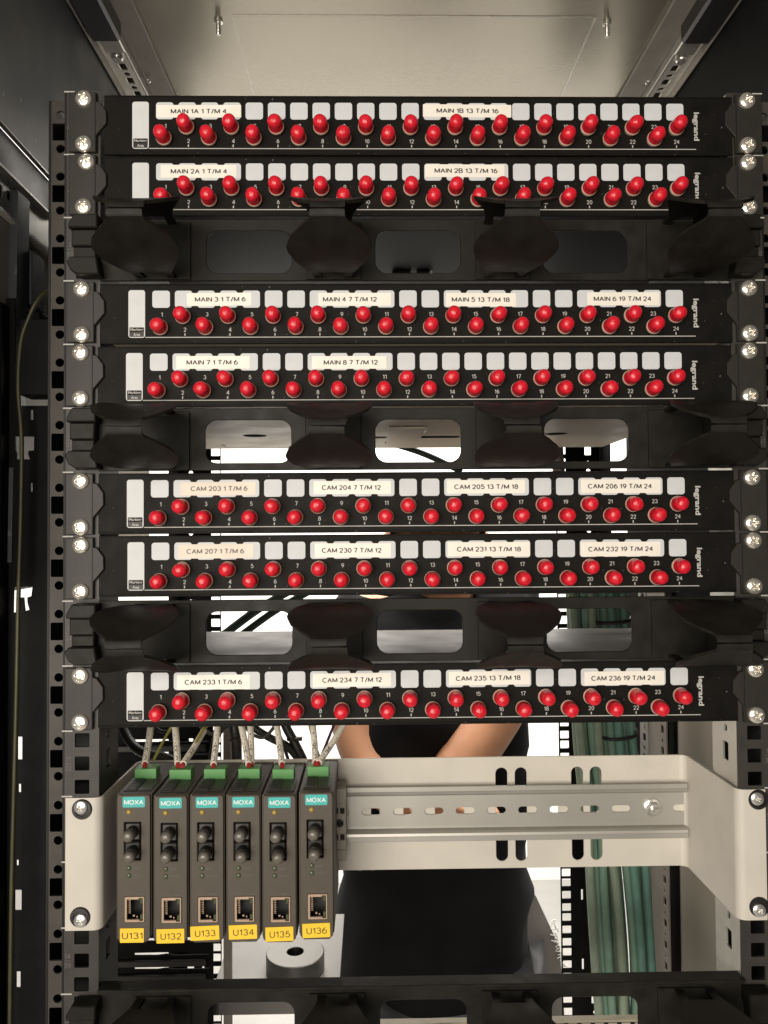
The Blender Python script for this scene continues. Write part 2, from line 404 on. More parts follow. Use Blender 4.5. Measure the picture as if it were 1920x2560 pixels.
# ------------------------------------------------------------------ the rack itself
ZT, ZB = 186.0, -1100.0
def upos(): return [-(i * U + 22.225) for i in range(0, 20)]
def front_post(sg, label):
    t = thing('rack_post', label, 'rack post', (0, 0, 0), 'front posts of the rack')
    def xr(a, b): return (a, b) if sg > 0 else (-b, -a)
    zt = 0.6
    hol = []
    for i in range(20):
        for dz in (6.35, 22.225, 38.1):
            zc = -(i * U + dz); hol.append(rrect(sg * 232.5 - 5, sg * 232.5 + 5, zc - 4.8, zc + 4.8, 0.8, 2))
    x0, x1 = xr(221, 244.5)
    strip(x0, x1, ZB, zt, hol, 1, 3).build('mounting_flange', M['post'], t)
    hol = []
    for i in range(20):
        zc = -(i * U + 22.225)
        hol.append(rrect(sg * 253.2 - 6, sg * 253.2 + 5.2, zc - 6.2, zc + 6.2, 0.8, 2))
        hol.append(circ(sg * 253.4, zc + 12.2, 3.1)); hol.append(circ(sg * 253.4, zc - 12.2, 3.1))
    x0, x1 = xr(246.2, 260)
    strip(x0, x1, ZB, zt, hol, 13, 15).build('side_flange', M['strip'], t)
    x0, x1 = xr(244.6, 246.1)
    MB().box(x0, x1, 1.3, 15, ZB, zt, 0.3).build('step_web', M['postedge'], t)
    x0, x1 = xr(222.8, 260); MB().box(x0, x1, 42.5, 44, ZB, zt, 0.3).build('back_web', M['postedge'], t)
    x0, x1 = xr(260.1, 262)
    MB().box(x0, x1, 13.2, 60, ZB, zt, 0.3).build('outer_web', M['postedge'], t)
    hol = []
    for i in range(20):
        zc = -(i * U + 22.225)
        hol.append(rrect(16, 25, zc - 8, zc + 5, 1, 2)); hol.append(circ(20, zc + 15, 2.6))
    x0, x1 = xr(221, 222.5)
    strip(3.2, 42, ZB, zt, hol, x0, x1, 'yz').build('inner_web', M['zinc'] if sg > 0 else M['postedge'], t)
    tk = MB(); nm = MB()
    for i in range(15):
        x0, x1 = xr(239, 246.2)
        tk.box(x0, x1, 0.7, 1.02, -i * U - 0.45, -i * U + 0.45)
        zc = -(i * U + 22.2)
        x0, x1 = xr(240, 243.6)
        nm.box(x0, x1, 0.85, 1.02, zc - 0.15, zc + 0.15)
        put_text(nm, str(i + 1), sg * 241.9, 0.86, zc + 3.2, ht=3.2)
        put_text(nm, str(42 - i), sg * 241.9, 0.86, zc - 3.2, ht=3.2)
    tk.build('unit_ticks', M['ink'], t, smooth=0); nm.build('unit_numbers', M['dimink'], t, smooth=0)
    return t
front_post(-1, 'dark grey perforated rack post on the left with square holes and unit ticks')
front_post(1, 'dark grey perforated rack post on the right behind the screw column')

def rear_post(sg, label, xs):
    t = thing('rear_post', label, 'rack post', (0, 0, 0), 'rear posts of the rack')
    hol = []
    for i in range(-1, 25):
        for k, dz in enumerate((6.35, 22.225, 38.1)):
            zc = -(i * U + dz) - 4
            hol.append(rrect(xs[0] - 5.8, xs[0] + 5.8, zc - 5.1, zc + 5.1, 0.9, 2))
        zc = -(i * U + 22.2) - 4
        hol.append(rrect(xs[2] - 4.3, xs[2] + 4.3, zc - 6.5, zc + 6.5, 0.8, 2))
        hol.append(circ(xs[2] + 0.5, zc + 17, 3, 12)); hol.append(circ(xs[2] + 0.5, zc - 17, 3, 12))
        if i % 2: hol.append(rrect(xs[1] - 1.4, xs[1] + 1.4, zc - 7, zc + 7, 0.5, 2))
    a, b = xs[3], xs[4]
    strip(a, b, -1140, 45, hol, 480, 482).build('perforated_flange', M['dark'], t)
    MB().box(*sorted((b + sg * 0.2, b + sg * 2.2) if sg > 0 else (a - 2.2, a - 0.2)), 440, 482, -1140, 45, 0.3).build('post_web', M['dark'], t)
    return t
rear_post(-1, 'black rear post at left back with white light through its square holes', (-235.4, -252, -268, -284, -228.6))
rear_post(1, 'black rear post at right back beside the green cable bundle', (217.4, 237.7, 252.6, 210.0, 268))

# roof
roof = thing('roof_panel', 'grey satin metal roof sheet above the top patch panel', 'roof panel', (0, 0, 180))
MB().box(-325, 325, -120, 470, 0, 2, 0.3).build('sheet', M['roof'], roof)
seam = MB()
seam.box(-161.6, -160.6, 188, 430, -0.5, 0.1); seam.box(183.0, 184.6, 188, 430, -0.9, 0.1); seam.box(-161, 184, 187, 188, -0.5, 0.1)
slab([[(-161, 188), (183.5, 188), (183.5, 430), (-161, 430)]], -0.55, -0.05, 0.2, 'xy').build('cover_plate', M['roof'], roof)
seam.build('cover_edge', M['zinc'], roof)
for x in (-176, 197):
    MB().lathe([(4.2, 0), (4.2, -2), (2.4, -2.2), (2.4, -13), (1.8, -14)], 14, (x, 196, 0), 'z').build('stud', M['steel'], roof)
MB().box(-325, 325, -123, -120.2, -40, 2, 0.5).build('front_lip', M['dark'], roof)

def roof_rail(sg, label):
    t = thing('roof_rail', label, 'cabinet rail', (0, 0, 0), 'roof rails of the cabinet')
    hol = []
    y = 246
    while y < 420:
        hol.append(rrect(sg * 284 - 3.4, sg * 284 + 3.4, y, y + 11, 0.8, 2)); hol.append(circ(sg * 284, y + 18.5, 3.3, 14)); y += 25
    x0, x1 = sorted((sg * 275.2, sg * 297))
    slab([rrect(x0, x1, 120, 440, 0)] + hol, 168, 169.5, 0.2, 'xy').build('perforated_strip', M['zincpale'], t)
    x0, x1 = sorted((sg * 272.6, sg * 275)); MB().box(x0, x1, 120, 440, 166.5, 179.8, 0.4).build('inner_lip', M['zinc'], t)
    x0, x1 = sorted((sg * 248, sg * 272.4)); MB().box(x0, x1, 120, 440, 175.5, 179.6, 0.4).build('roof_flange', M['profile'], t)
    x0, x1 = sorted((sg * 297.2, sg * 299)); MB().box(x0, x1, 120, 440, 160, 179.8, 0.4).build('outer_lip', M['profile'], t)
    MB().box(sg * 282 - 14, sg * 282 + 14, 60, 196, 158, 179, 2.5).build('corner_block', M['washer'], t)
    MB().box(sg * 282 - 10, sg * 282 + 10, 196.2, 222, 164, 168, 1).build('joint_plate', M['zinc'], t)
    MB().lathe([(6, 0), (6, -2.2), (4.5, -4)], 18, (sg * 284, 233, 167.9), 'z').build('bolt', M['steel'], t)
    MB().lathe([(2.6, 0), (2.6, 2.5), (1.5, 3.5)] if sg < 0 else [(2.6, 0), (2.6, -2.5), (1.5, -3.5)], 14, (sg * 268, 282, 172), 'x').build('rivet', M['steel'], t)
roof_rail(-1, 'zinc roof rail with round and slotted holes on the left')
roof_rail(1, 'zinc roof rail with round and slotted holes on the right')

# left side of the cabinet
ls = thing('cabinet_wall', 'dark blue-black side panel at the upper left with beige panels under it', 'side panel', (-300, 0, 0))
MB().box(-2, 0, -120, 640, -11, 172, 0.3).build('upper_sheet', M['bluedark'], ls)
MB().box(-2, 2.0, -120, 118, -12.2, -11.1, 0.2).build('upper_edge', M['zinc'], ls)
MB().box(-4, -2.2, -120, 640, -42, -12.4, 0.3).build('middle_sheet', M['bluedark'], ls)
MB().box(-6, 2.2, -120, 118, -44.2, -42.3, 0.3).build('lower_edge', M['zinc'], ls)
hol = []
for k in range(7):
    y = -30 + 14 * k
    hol.append(rrect(y, y + 7, -62 + (k % 2) * 3, -54 + (k % 3), 1, 2))
slab([rrect(-120, 250, -72, -44.5, 0)] + hol, -5, -3.5, 0.2, 'yz').build('perforated_strip', M['zinc'], ls)
MB().box(-9, -6.5, -40, 250, -74, -44.4, 0.3).build('backing_sheet', M['dark'], ls)
MB().box(-4, 1, -120, 250, -76, -72.3, 0.5).build('strip_edge', M['bracket'], ls)
MB().box(-6, -4.2, -120, 420, -352, -76.2, 0.3).build('lower_sheet', M['beige'], ls)
MB().box(37.5, 39, 62, 478, -165, -6, 0.3).build('added_light_baffle', M['dark'], ls)  # added hidden sheet, keeps back-room light out of the upper panel gap
v = [(-4, 46, -50), (2, 46, -50), (2, 66, -50), (-4, 66, -50), (-4, 38, -330), (2, 38, -330), (2, 58, -330), (-4, 58, -330)]
MB().add(v, [(0, 1, 2, 3), (7, 6, 5, 4), (0, 4, 5, 1), (1, 5, 6, 2), (2, 6, 7, 3), (3, 7, 4, 0)]).build('upright_bar', M['bluedark'], ls, smooth=0)
MB().box(-3, 10, 66.5, 140, -146, -136, 1).build('cross_bar', M['dark'], ls)
MB().box(-3, 4, 66.5, 90, -131, -88, 1).build('gusset_plate', M['bluedark'], ls)

fr = thing('slotted_upright', 'black perforated frame plate at the left edge with white light in its T holes', 'frame plate', (-275, 40, 0))
hol = [[(-21.9, -236.8), (-7.8, -236.8), (-7.8, -247.3), (-11.9, -247.4), (-12.3, -250), (-11, -253.8), (-20.8, -253.8), (-20.4, -250), (-21.5, -247)],
       [(-22.3, -348.3), (-8.6, -348.0), (-9.4, -355), (-12.4, -356), (-12.2, -360), (-10.8, -365), (-14, -366), (-15, -356), (-17.5, -356), (-17.2, -367), (-22.6, -367)],
       rrect(-10.6, -8.5, -224.4, -216.9, 0.3, 2), rrect(-10.3, -8.8, -278.1, -271.3, 0.3, 2),
       rrect(-19.1, -15.5, -474.9, -458.0, 0.5, 2), rrect(-18.4, -16.3, -498.8, -492.4, 0.4, 2),
       rrect(-20.6, -15.5, -584.3, -569.2, 0.6, 2), rrect(-19.6, -17.8, -551.9, -547.5, 0.3, 2), rrect(-19.3, -16, -640, -628, 0.3, 2)]
out = [(-60, -1000), (12.5, -1000), (12.5, -214), (-17.5, -214), (-21.5, -200), (-22.5, -133.5), (-60, -133.5)]
slab([out] + hol, 0, 2, 0.2).build('plate', M['dark'], fr)
MB().box(-10, 12.4, -20, -0.3, -209.8, -154.5, 1.0).build('black_box', M['dark'], fr)
MB().box(-34, -26, -14, -0.3, -1000, -140, 1.0).build('edge_fold', M['dark'], fr)

gw = MB().tube([(-262, 60, -127), (-266, 30, -131), (-271.9, 20, -141), (-278.9, 20, -155.5), (-284, 20, -172.8), (-285.6, 20, -205), (-283, 20, -242), (-283.4, 20, -299), (-284.8, 20, -356), (-286.1, 20, -441), (-288.4, 20, -553), (-289.3, 20, -660)], 1.5, 10, 5)
tag(gw.build('ground_wire', M['olive']), 'yellow-green ground wire running down the left edge over the T-shaped holes', 'wire')

# right side of the cabinet
rs = thing('cabinet_wall', 'beige side panel and perforated profile at right behind the green cables', 'side panel', (300, 0, 0))
MB().box(0, 2, 50, 312, -1000, -455, 0.3).build('lower_sheet', M['beige'], rs)
MB().box(0, 2, -120, 470, -454.5, 178, 0.3).build('upper_sheet', M['dark'], rs)
MB().box(-4, 1.8, 312.5, 328, -1000, -330, 0.5).build('seal_strip', M['dark'], rs)
hol = []
z = -995
while z < -340:
    hol.append(rrect(337, 345, z, z + 9, 0.8, 2)); hol.append(circ(341, z + 16, 2.4, 12)); z += 24
strip(328.5, 354, -1000, -330, hol, -6, -4.5, 'yz').build('perforated_profile', M['profile'], rs)
MB().box(-5, -3, 354.5, 386, -1000, -330, 0.3).build('plain_profile', M['profile'], rs)
hol = []
z = -995
while z < -340:
    hol.append(rrect(395, 405, z, z + 9, 0.8, 2)); hol.append(circ(400, z + 16, 2.6, 12)); z += 24
strip(386.5, 415, -1000, -330, hol, -6, -4.5, 'yz').build('perforated_profile', M['zinc'], rs)
MB().box(-2.8, 0, 328.5, 470, -1000, -330, 0.2).build('backing_sheet', M['dark'], rs)

# ------------------------------------------------------------------ screws
def screw_mesh(r=5.6, h=2.6, cr=3.3, cw=0.85):
    mb = MB(); nr, na = 13, 40; v = []; f = []
    def hh(x, z):
        d = math.hypot(x, z) / r
        y = h * math.sqrt(max(0, 1 - (d * 0.93) ** 2)) + 0.25
        a, b = min(abs(x), abs(z)), max(abs(x), abs(z))
        wdt = cw * (1.25 - 0.45 * b / cr)
        if b < cr and a < wdt: y -= 1.7 * min(1, (cr - b) / 1.2) * min(1, (wdt - a) / 0.25 + 0.15)
        return y
    v.append((0, -hh(0, 0), 0))
    for i in range(1, nr + 1):
        rr = r * (i / nr) ** 0.85
        for k in range(na):
            a = 2 * math.pi * k / na; x, zz = rr * math.cos(a), rr * math.sin(a)
            v.append((x, -hh(x, zz), zz))
    for k in range(na):
        a = 2 * math.pi * k / na; v.append((r * math.cos(a), 1.2, r * math.sin(a)))
    for k in range(na): f.append((0, 1 + k, 1 + (k + 1) % na))
    for i in range(nr):
        for k in range(na):
            l = (k + 1) % na
            f.append((1 + i * na + k, 1 + (i + 1) * na + k, 1 + (i + 1) * na + l, 1 + i * na + l))
    return mb.add(v, f)
SCREW = screw_mesh().make('screw', M['screw'], 50)
SCREW2 = screw_mesh(4.4, 1.6, 1.9, 0.7).make('socket_screw', M['steel'], 50)
WASH = MB().lathe([(4.2, 0.1), (4.4, 1.0), (6.3, 0.9), (6.9, 0.1), (6.9, -0.4)], 28).make('cup_washer', M['washer'], 40)
def screw(parent, x, y, z, me=None):
    return link('screw', me or SCREW, parent, (x, y, z), (0, random.uniform(0, 6.28), 0))

# ------------------------------------------------------------------ patch panels
PITCH = 15.62; X1 = -179.0
SQ = slab([rrect(-6.1, 6.1, -6.0, 6.0, 2.0)], -0.15, 0.05, 0.03).make('label_square', M['white'], 0)
BAR = MB().lathe([(4.7, -0.1), (4.7, 2.2), (5.5, 2.4), (5.5, 3.4), (5.1, 4.0), (4.5, 4.2)], 20).make('fibre_port', M['barrel'], 40)
def cap_mesh(seed):
    rnd = random.Random(seed); n = 24
    prof = [(4.9, 0.0), (5.1, 0.3), (5.1, 1.0), (4.98, 1.3), (4.92, 4), (4.84, 6.8), (4.66, 8.0), (4.2, 9.1), (3.45, 9.95), (2.5, 10.5), (1.4, 10.8), (0.4, 10.9)]
    mb = MB(); v = []; f = []
    ph = rnd.uniform(0, 6.28); sq = rnd.uniform(0.02, 0.05)
    for k, (r, h) in enumerate(prof):
        t = h / 10.9
        for i in range(n):
            a = 2 * math.pi * i / n
            rr = r * (1 + sq * t * math.cos(2 * (a + ph)) + rnd.uniform(-0.008, 0.008) * t)
            v.append((rr * math.cos(a), -h - (rnd.uniform(-0.12, 0.12) if t > 0.8 else 0), rr * math.sin(a)))
    for k in range(len(prof) - 1):
        for i in range(n):
            j = (i + 1) % n; f.append((k * n + i, k * n + j, (k + 1) * n + j, (k + 1) * n + i))
    f.append(tuple((len(prof) - 1) * n + i for i in range(n)))
    return mb.add(v, f).make('dust_cap', M['cap'], 40)
CAPS = [cap_mesh(i) for i in range(8)]
# printing shared by all panels
num = MB()
for i in range(24):
    x = X1 + PITCH * i
    if i % 2 == 0: put_text(num, str(i + 1), x + 0.6, -0.05, -22.6, ht=2.9, bold=0.012)
    else:
        put_text(num, str(i + 1), x + 0.9, -0.05, -33.3, ht=2.9, bold=0.012)
        num.box(x + 0.5, x + 1.2, -0.06, 0, -37.6, -35.8)
NUM = num.make('port_numbers', M['ink'], 0)
ln = MB(); ln.box(-190, 195, -0.06, 0.02, -38.9, -38.35)
LINE = ln.make('printed_line', M['ink'], 0)
lg = MB(); put_text(lg, 'legrand', 195.0, -0.05, -22.3, wd=20.3, ht=4.9, bold=0.03, rot=-90)
LOGO = lg.make('logo_lettering', M['ink'], 0)
MARK = slab([rrect(-201.6, -190.1, -38.9, -5.6, 1.8), rrect(-200.9, -190.8, -38.3, -31.6, 0.6, 3)], -0.12, 0.05, 0.02).make('marking_area', M['mark'], 0)
mt = MB(); mt.box(-201, -190.7, -0.09, 0, -38.4, -34.8); mt.box(-201, -190.7, -0.09, 0, -32.0, -31.5)
MARKB = mt.make('marking_box', M['void'], 0)
mt = MB(); put_text(mt, 'Marking', -195.85, -0.12, -33.4, wd=8.8, ht=2.3, bold=0.02); put_text(mt, 'Area', -195.85, -0.12, -36.6, wd=4.6, ht=2.1, bold=0.02)
MARKT = mt.make('marking_lettering', M['ink'], 0)
def ear_loop(sg):
    p = [(243.2, -1.2), (224.2, -1.2), (224.2, -7.6), (221.5, -8.4), (217.2, -14.5), (217.0, -23.0), (224.0, -31.5), (224.2, -43.3), (243.2, -43.3)]
    return [(sg * x, z) for x, z in p]
EAR = {sg: slab([ear_loop(sg), circ(sg * 232.55, -6.35, 3.4), circ(sg * 232.55, -38.1, 3.4)], -2.2, 0.6, 0.5).make('mounting_ear', M['ear'], 0) for sg in (-1, 1)}
EARF = {}
for sg in (-1, 1):
    a, b = sorted((sg * 224.4, sg * 225.2))
    EARF[sg] = MB().box(a, b, -2.45, -2.15, -42.5, -2, 0.1).make('ear_fold', M['postedge'], 0)
face = slab([rrect(-221.3, 221.3, -43.25, -1.2, 0.8, 2)], 0.0, 2.0, 0.5)
face.box(-221, 221, -0.5, 0.02, -2.2, -1.3, 0.2); face.box(-221, 221, -0.6, 0.02, -43.2, -41.8, 0.25)
FACE = face.make('faceplate', M['panel'], 0)

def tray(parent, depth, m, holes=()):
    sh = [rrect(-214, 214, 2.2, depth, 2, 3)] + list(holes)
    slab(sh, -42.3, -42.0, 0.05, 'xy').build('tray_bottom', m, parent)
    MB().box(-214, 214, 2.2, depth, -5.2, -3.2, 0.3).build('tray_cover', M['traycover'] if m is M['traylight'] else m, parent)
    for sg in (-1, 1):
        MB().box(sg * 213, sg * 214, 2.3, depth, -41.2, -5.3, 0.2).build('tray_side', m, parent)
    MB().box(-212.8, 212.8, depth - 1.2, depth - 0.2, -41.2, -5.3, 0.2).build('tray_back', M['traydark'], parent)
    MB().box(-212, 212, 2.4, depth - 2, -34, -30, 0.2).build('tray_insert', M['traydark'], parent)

PANELS = [
 # U, dx, dz, depth, tray material, [(x0,x1,ztop,zbot,t0,t1,text,tape,ink)], place words
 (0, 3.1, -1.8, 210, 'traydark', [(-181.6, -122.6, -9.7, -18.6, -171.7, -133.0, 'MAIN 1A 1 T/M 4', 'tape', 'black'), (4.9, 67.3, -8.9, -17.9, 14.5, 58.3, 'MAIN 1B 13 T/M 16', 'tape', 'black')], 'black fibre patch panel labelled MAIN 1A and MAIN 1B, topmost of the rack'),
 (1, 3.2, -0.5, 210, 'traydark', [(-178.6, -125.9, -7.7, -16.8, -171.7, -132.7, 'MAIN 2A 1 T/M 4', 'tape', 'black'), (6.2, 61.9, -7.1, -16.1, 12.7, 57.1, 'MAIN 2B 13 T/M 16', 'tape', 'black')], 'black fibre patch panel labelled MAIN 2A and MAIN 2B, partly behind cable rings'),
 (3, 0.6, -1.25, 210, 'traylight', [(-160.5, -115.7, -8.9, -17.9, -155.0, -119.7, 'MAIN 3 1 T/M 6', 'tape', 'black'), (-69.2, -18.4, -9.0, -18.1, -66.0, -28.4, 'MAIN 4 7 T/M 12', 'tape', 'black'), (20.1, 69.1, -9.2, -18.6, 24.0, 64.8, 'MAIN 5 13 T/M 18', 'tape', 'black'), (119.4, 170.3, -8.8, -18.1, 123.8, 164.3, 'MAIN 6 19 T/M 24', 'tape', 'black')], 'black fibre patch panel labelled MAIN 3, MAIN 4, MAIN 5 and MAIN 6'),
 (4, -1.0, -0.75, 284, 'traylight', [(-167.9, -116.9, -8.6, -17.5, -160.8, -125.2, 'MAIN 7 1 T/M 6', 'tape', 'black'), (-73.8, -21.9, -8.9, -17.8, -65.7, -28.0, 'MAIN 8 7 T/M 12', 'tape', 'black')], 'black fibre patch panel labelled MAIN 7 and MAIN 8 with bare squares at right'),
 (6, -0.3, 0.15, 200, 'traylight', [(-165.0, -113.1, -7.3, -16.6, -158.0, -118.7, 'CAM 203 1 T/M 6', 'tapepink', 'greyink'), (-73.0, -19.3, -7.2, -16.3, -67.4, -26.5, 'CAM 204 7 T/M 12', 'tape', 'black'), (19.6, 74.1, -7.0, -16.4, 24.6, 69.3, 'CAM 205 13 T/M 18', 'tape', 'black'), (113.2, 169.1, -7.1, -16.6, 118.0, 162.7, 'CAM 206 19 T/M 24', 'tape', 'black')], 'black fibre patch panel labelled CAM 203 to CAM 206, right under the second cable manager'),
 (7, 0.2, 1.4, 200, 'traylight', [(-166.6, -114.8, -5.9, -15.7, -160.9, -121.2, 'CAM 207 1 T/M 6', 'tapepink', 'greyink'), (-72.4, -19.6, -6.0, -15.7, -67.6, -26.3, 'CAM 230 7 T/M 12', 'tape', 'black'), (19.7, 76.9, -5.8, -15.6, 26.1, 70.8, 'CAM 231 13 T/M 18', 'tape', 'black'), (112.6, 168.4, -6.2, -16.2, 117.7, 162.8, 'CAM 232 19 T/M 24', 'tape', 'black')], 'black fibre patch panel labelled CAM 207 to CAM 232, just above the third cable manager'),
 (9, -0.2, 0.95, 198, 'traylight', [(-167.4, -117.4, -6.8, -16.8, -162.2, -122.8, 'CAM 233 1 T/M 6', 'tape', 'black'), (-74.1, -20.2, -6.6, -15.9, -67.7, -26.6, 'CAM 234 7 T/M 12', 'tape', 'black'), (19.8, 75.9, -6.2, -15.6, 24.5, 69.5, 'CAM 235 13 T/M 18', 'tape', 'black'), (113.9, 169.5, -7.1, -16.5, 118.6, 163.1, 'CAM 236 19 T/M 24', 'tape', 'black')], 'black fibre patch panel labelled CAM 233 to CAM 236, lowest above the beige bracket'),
]
for iu, dx, dz, dep, tm, labels, words in PANELS:
    t = thing('patch_panel', words, 'patch panel', (dx, 0, -iu * U + dz), 'fibre patch panels in the rack')
    link('faceplate', FACE, t)
    for sg in (-1, 1):
        e = link('mounting_ear', EAR[sg], t, (-dx * 0.6, 0, -dz * 0.7)); link('ear_fold', EARF[sg], e)
        for z in (-6.35, -38.1):
            if iu == 1 and sg < 0 and z > -10:
                sc = screw(t, sg * 232.55 - dx * 0.1, -1.5, z - dz * 0.7); continue
            screw(t, sg * 232.55 - dx * 0.6, -2.3, z - dz * 0.7)
    hs = []
    if iu == 4:
        hs = [circ(-138.0, 172.5, 11, 28), circ(137.5, 169, 10.5, 28), rrect(-40, -17, 182, 197, 3, 4), rrect(14.8, 51, 180, 198, 3, 4), rrect(-18, 15, 225.5, 241, 1, 2), rrect(-4, 0.5, 115, 121, 0.5, 2),
              [(-183, 244), (-180.5, 244), (-179, 256), (-181.5, 256)], rrect(-137.5, -134.5, 194, 196, 0.5, 2), rrect(-127, -124, 192, 194, 0.5, 2), rrect(-120, -117, 184, 186, 0.5, 2), rrect(-116, -113, 176, 178, 0.5, 2)]
    tray(t, dep, M[tm], hs)
    if iu == 4:
        slab([rrect(-17, 14.5, 112, 224, 1.5, 2), rrect(-4, 0.5, 115, 121, 0.5, 2)], -44.2, -43.0, 0.3, 'xy').build('pressed_plate', M['traylight'], t)
        MB().box(14.6, 16.4, 118, 150, -44.6, -42.4, 0.4).build('pressed_lip', M['bracket'], t)
    link('marking_area', MARK, t); link('marking_box', MARKB, t); link('marking_lettering', MARKT, t)
    link('port_numbers', NUM, t); link('printed_line', LINE, t); link('logo_lettering', LOGO, t)
    for i in range(24):
        x = X1 + PITCH * i
        link('label_square', SQ, t, (x, 0, -12.0))
        z = -32.3 if i % 2 == 0 else -24.6
        b = link('fibre_port', BAR, t, (x, 0, z))
        c = link('dust_cap', CAPS[random.randrange(8)], b, (random.uniform(-.15, .15), -3.4 + random.uniform(-.3, .3), 0), (R(random.uniform(-2.2, 2.2)), 0, R(random.uniform(-2.2, 2.2))))
    for (a, b, z1, z0, t0, t1, s, tp, ik) in labels:
        tilt = random.uniform(-0.4, 0.4); cx = (a + b) / 2 - dx; cz = (z0 + z1) / 2 - dz
        nl = link('name_label', slab([rrect(a - dx - cx, b - dx - cx, z0 - dz - cz, z1 - dz - cz, 0.5, 2)], -0.16, 0.0, 0.04).make('name_label', M[tp], 0), t, (cx, -0.16, cz), (0, R(tilt), 0))
        mb = MB(); put_text(mb, s, (t0 + t1) / 2 - dx - cx, -0.19, 0, wd=t1 - t0, ht=3.4, bold=0.036)
        mb.build('label_lettering', M[ik], nl, smooth=0)

# ------------------------------------------------------------------ cable managers
WINS = [rrect(c - 29.7, c + 29.7, -38.9, -9.1, 8, 8) for c in (-118, 0, 118)]
MPL = slab([rrect(-221.3, 221.3, -44.2, -0.9, 0.8, 2)] + WINS, 0.2, 2.2, 0.4).make('window_plate', M['ring'], 0)
PAD = slab([rrect(-19.3, 19.3, -20.6, 20.0, 1.0, 2)], -1.6, 0.15, 0.4).make('ring_base', M['ring'], 0)
def leaf(sg):
    # (forward, height, half width)
    st = [(0, 19.6, 13.2), (6, 19.8, 13.2), (14, 20.4, 14), (24, 20.6, 17.5), (36, 19.4, 23.0), (46, 16.6, 26.6), (51, 14.6, 27.2), (57, 11.5, 24.6), (63, 8.2, 17.8), (68, 5.9, 11.6), (70.4, 4.6, 10.9), (71.2, 3.2, 10.8), (71.4, 0.45, 10.6)]
    mb = MB(); n = 10; v = []; f = []; th = 2.0
    def row(p, h, w, off):
        r = []
        for k in range(n + 1):
            t = -1 + 2 * k / n
            curl = 1.6 * (w / 27) ** 2 * (abs(t) ** 3)
            r.append((t * w, -p, (h + curl + off) * sg))
        return r
    top = []; bot = []
    for i, (p, h, w) in enumerate(st):
        a = st[max(i - 1, 0)]; b = st[min(i + 1, len(st) - 1)]
        dp, dh = b[0] - a[0], b[1] - a[1]; l = math.hypot(dp, dh); npx, nh = -dh / l, dp / l
        top.append(row(p, h, w, 0)); rr = row(p - npx * th, h - nh * th, w * 0.985, 0)
        bot.append(rr)
    # scooped cut near the base
    for i, rowp in enumerate(top): v += rowp
    o2 = len(v)
    for rowp in bot: v += rowp
    m_ = n + 1
    def q(a, b, c, d): f.append((a, b, c, d) if sg > 0 else (d, c, b, a))
    for i in range(len(st) - 1):
        for k in range(n):
            a = i * m_ + k
            if i < 2 and 2 <= k <= n - 3: continue
            q(a, a + 1, a + m_ + 1, a + m_)
            b = o2 + a; q(b + m_, b + m_ + 1, b + 1, b)
        q(i * m_, (i + 1) * m_, o2 + (i + 1) * m_, o2 + i * m_)
        e = i * m_ + n; q(e + m_, e, o2 + e, o2 + e + m_)
    e = (len(st) - 1) * m_
    for k in range(n): q(e + k, e + k + 1, o2 + e + k + 1, o2 + e + k)
    for k in range(2, n - 2): q(2 * m_ + k + 1, 2 * m_ + k, o2 + 2 * m_ + k, o2 + 2 * m_ + k + 1)
    return mb.add(v, f).make('ring_leaf', M['ring'], 28)
LEAF = {1: leaf(1), -1: leaf(-1)}
CLIP = {}
for sg in (-1, 1):
    mb = slab([[(sg * x, z) for x, z in ((219, 20), (235, 20), (238.6, 13.5), (238.6, 10.6), (219, 10.6))]], -13, 0, 0.8)
    mb2 = slab([[(sg * x, z) for x, z in ((220.5, 10.2), (237.4, 10.2), (237.4, -1), (221, -1))]], -10, 0, 0.8)
    mb3 = slab([[(sg * x, z) for x, z in ((221.5, -1.4), (236.4, -1.4), (236.4, -8.6), (221.5, -8.6))]], -8.5, 0, 0.6)
    mb4 = slab([[(sg * x, z) for x, z in ((220, -9), (237.4, -9), (240.2, -12), (237.6, -18), (233, -21), (218, -21))]], -12, 0, 0.8)
    for b in (mb2, mb3, mb4): mb.add(b.v, b.f)
    CLIP[sg] = mb.make('end_clip', M['ring'], 0)
LIP = MB().box(-221.3, 221.3, -3, 9, -1.2, 1.2, 0.5).make('top_lip', M['ring'], 0)
MW = [(2, 0.6, -0.5, 'black cable manager with four guide rings between the MAIN 2 and MAIN 3 panels'),
      (5, -0.2, 0.3, 'black cable manager between the MAIN 7 panel and the CAM 203 panel'),
      (8, 0, 1.0, 'black cable manager between the CAM 207 panel and the CAM 233 panel'),
      (14, 0.5, 1.6, 'black cable manager cut off by the bottom edge, under the grey converters')]
for iu, dx, dz, words in MW:
    t = thing('cable_manager', words, 'cable manager', (dx, 0, -iu * U + dz), 'cable managers in the rack')
    link('window_plate', MPL, t)
    if iu == 14: link('top_lip', LIP, t, (0, 0, 1.4))
    for x in (-177.5, -59, 59.3, 180.2):
        r = link('guide_ring', PAD, t, (x, 0, -23.2))
        ox = -4 if x < -100 else (5 if x > 100 else 0)
        for sg in (1, -1): link('ring_leaf', LEAF[sg], r, (ox, -1.5, 0), (0, 0, R(random.uniform(-0.8, 0.8))))
    for sg in (-1, 1): link('end_clip', CLIP[sg], t, (0, 0, -22.2))
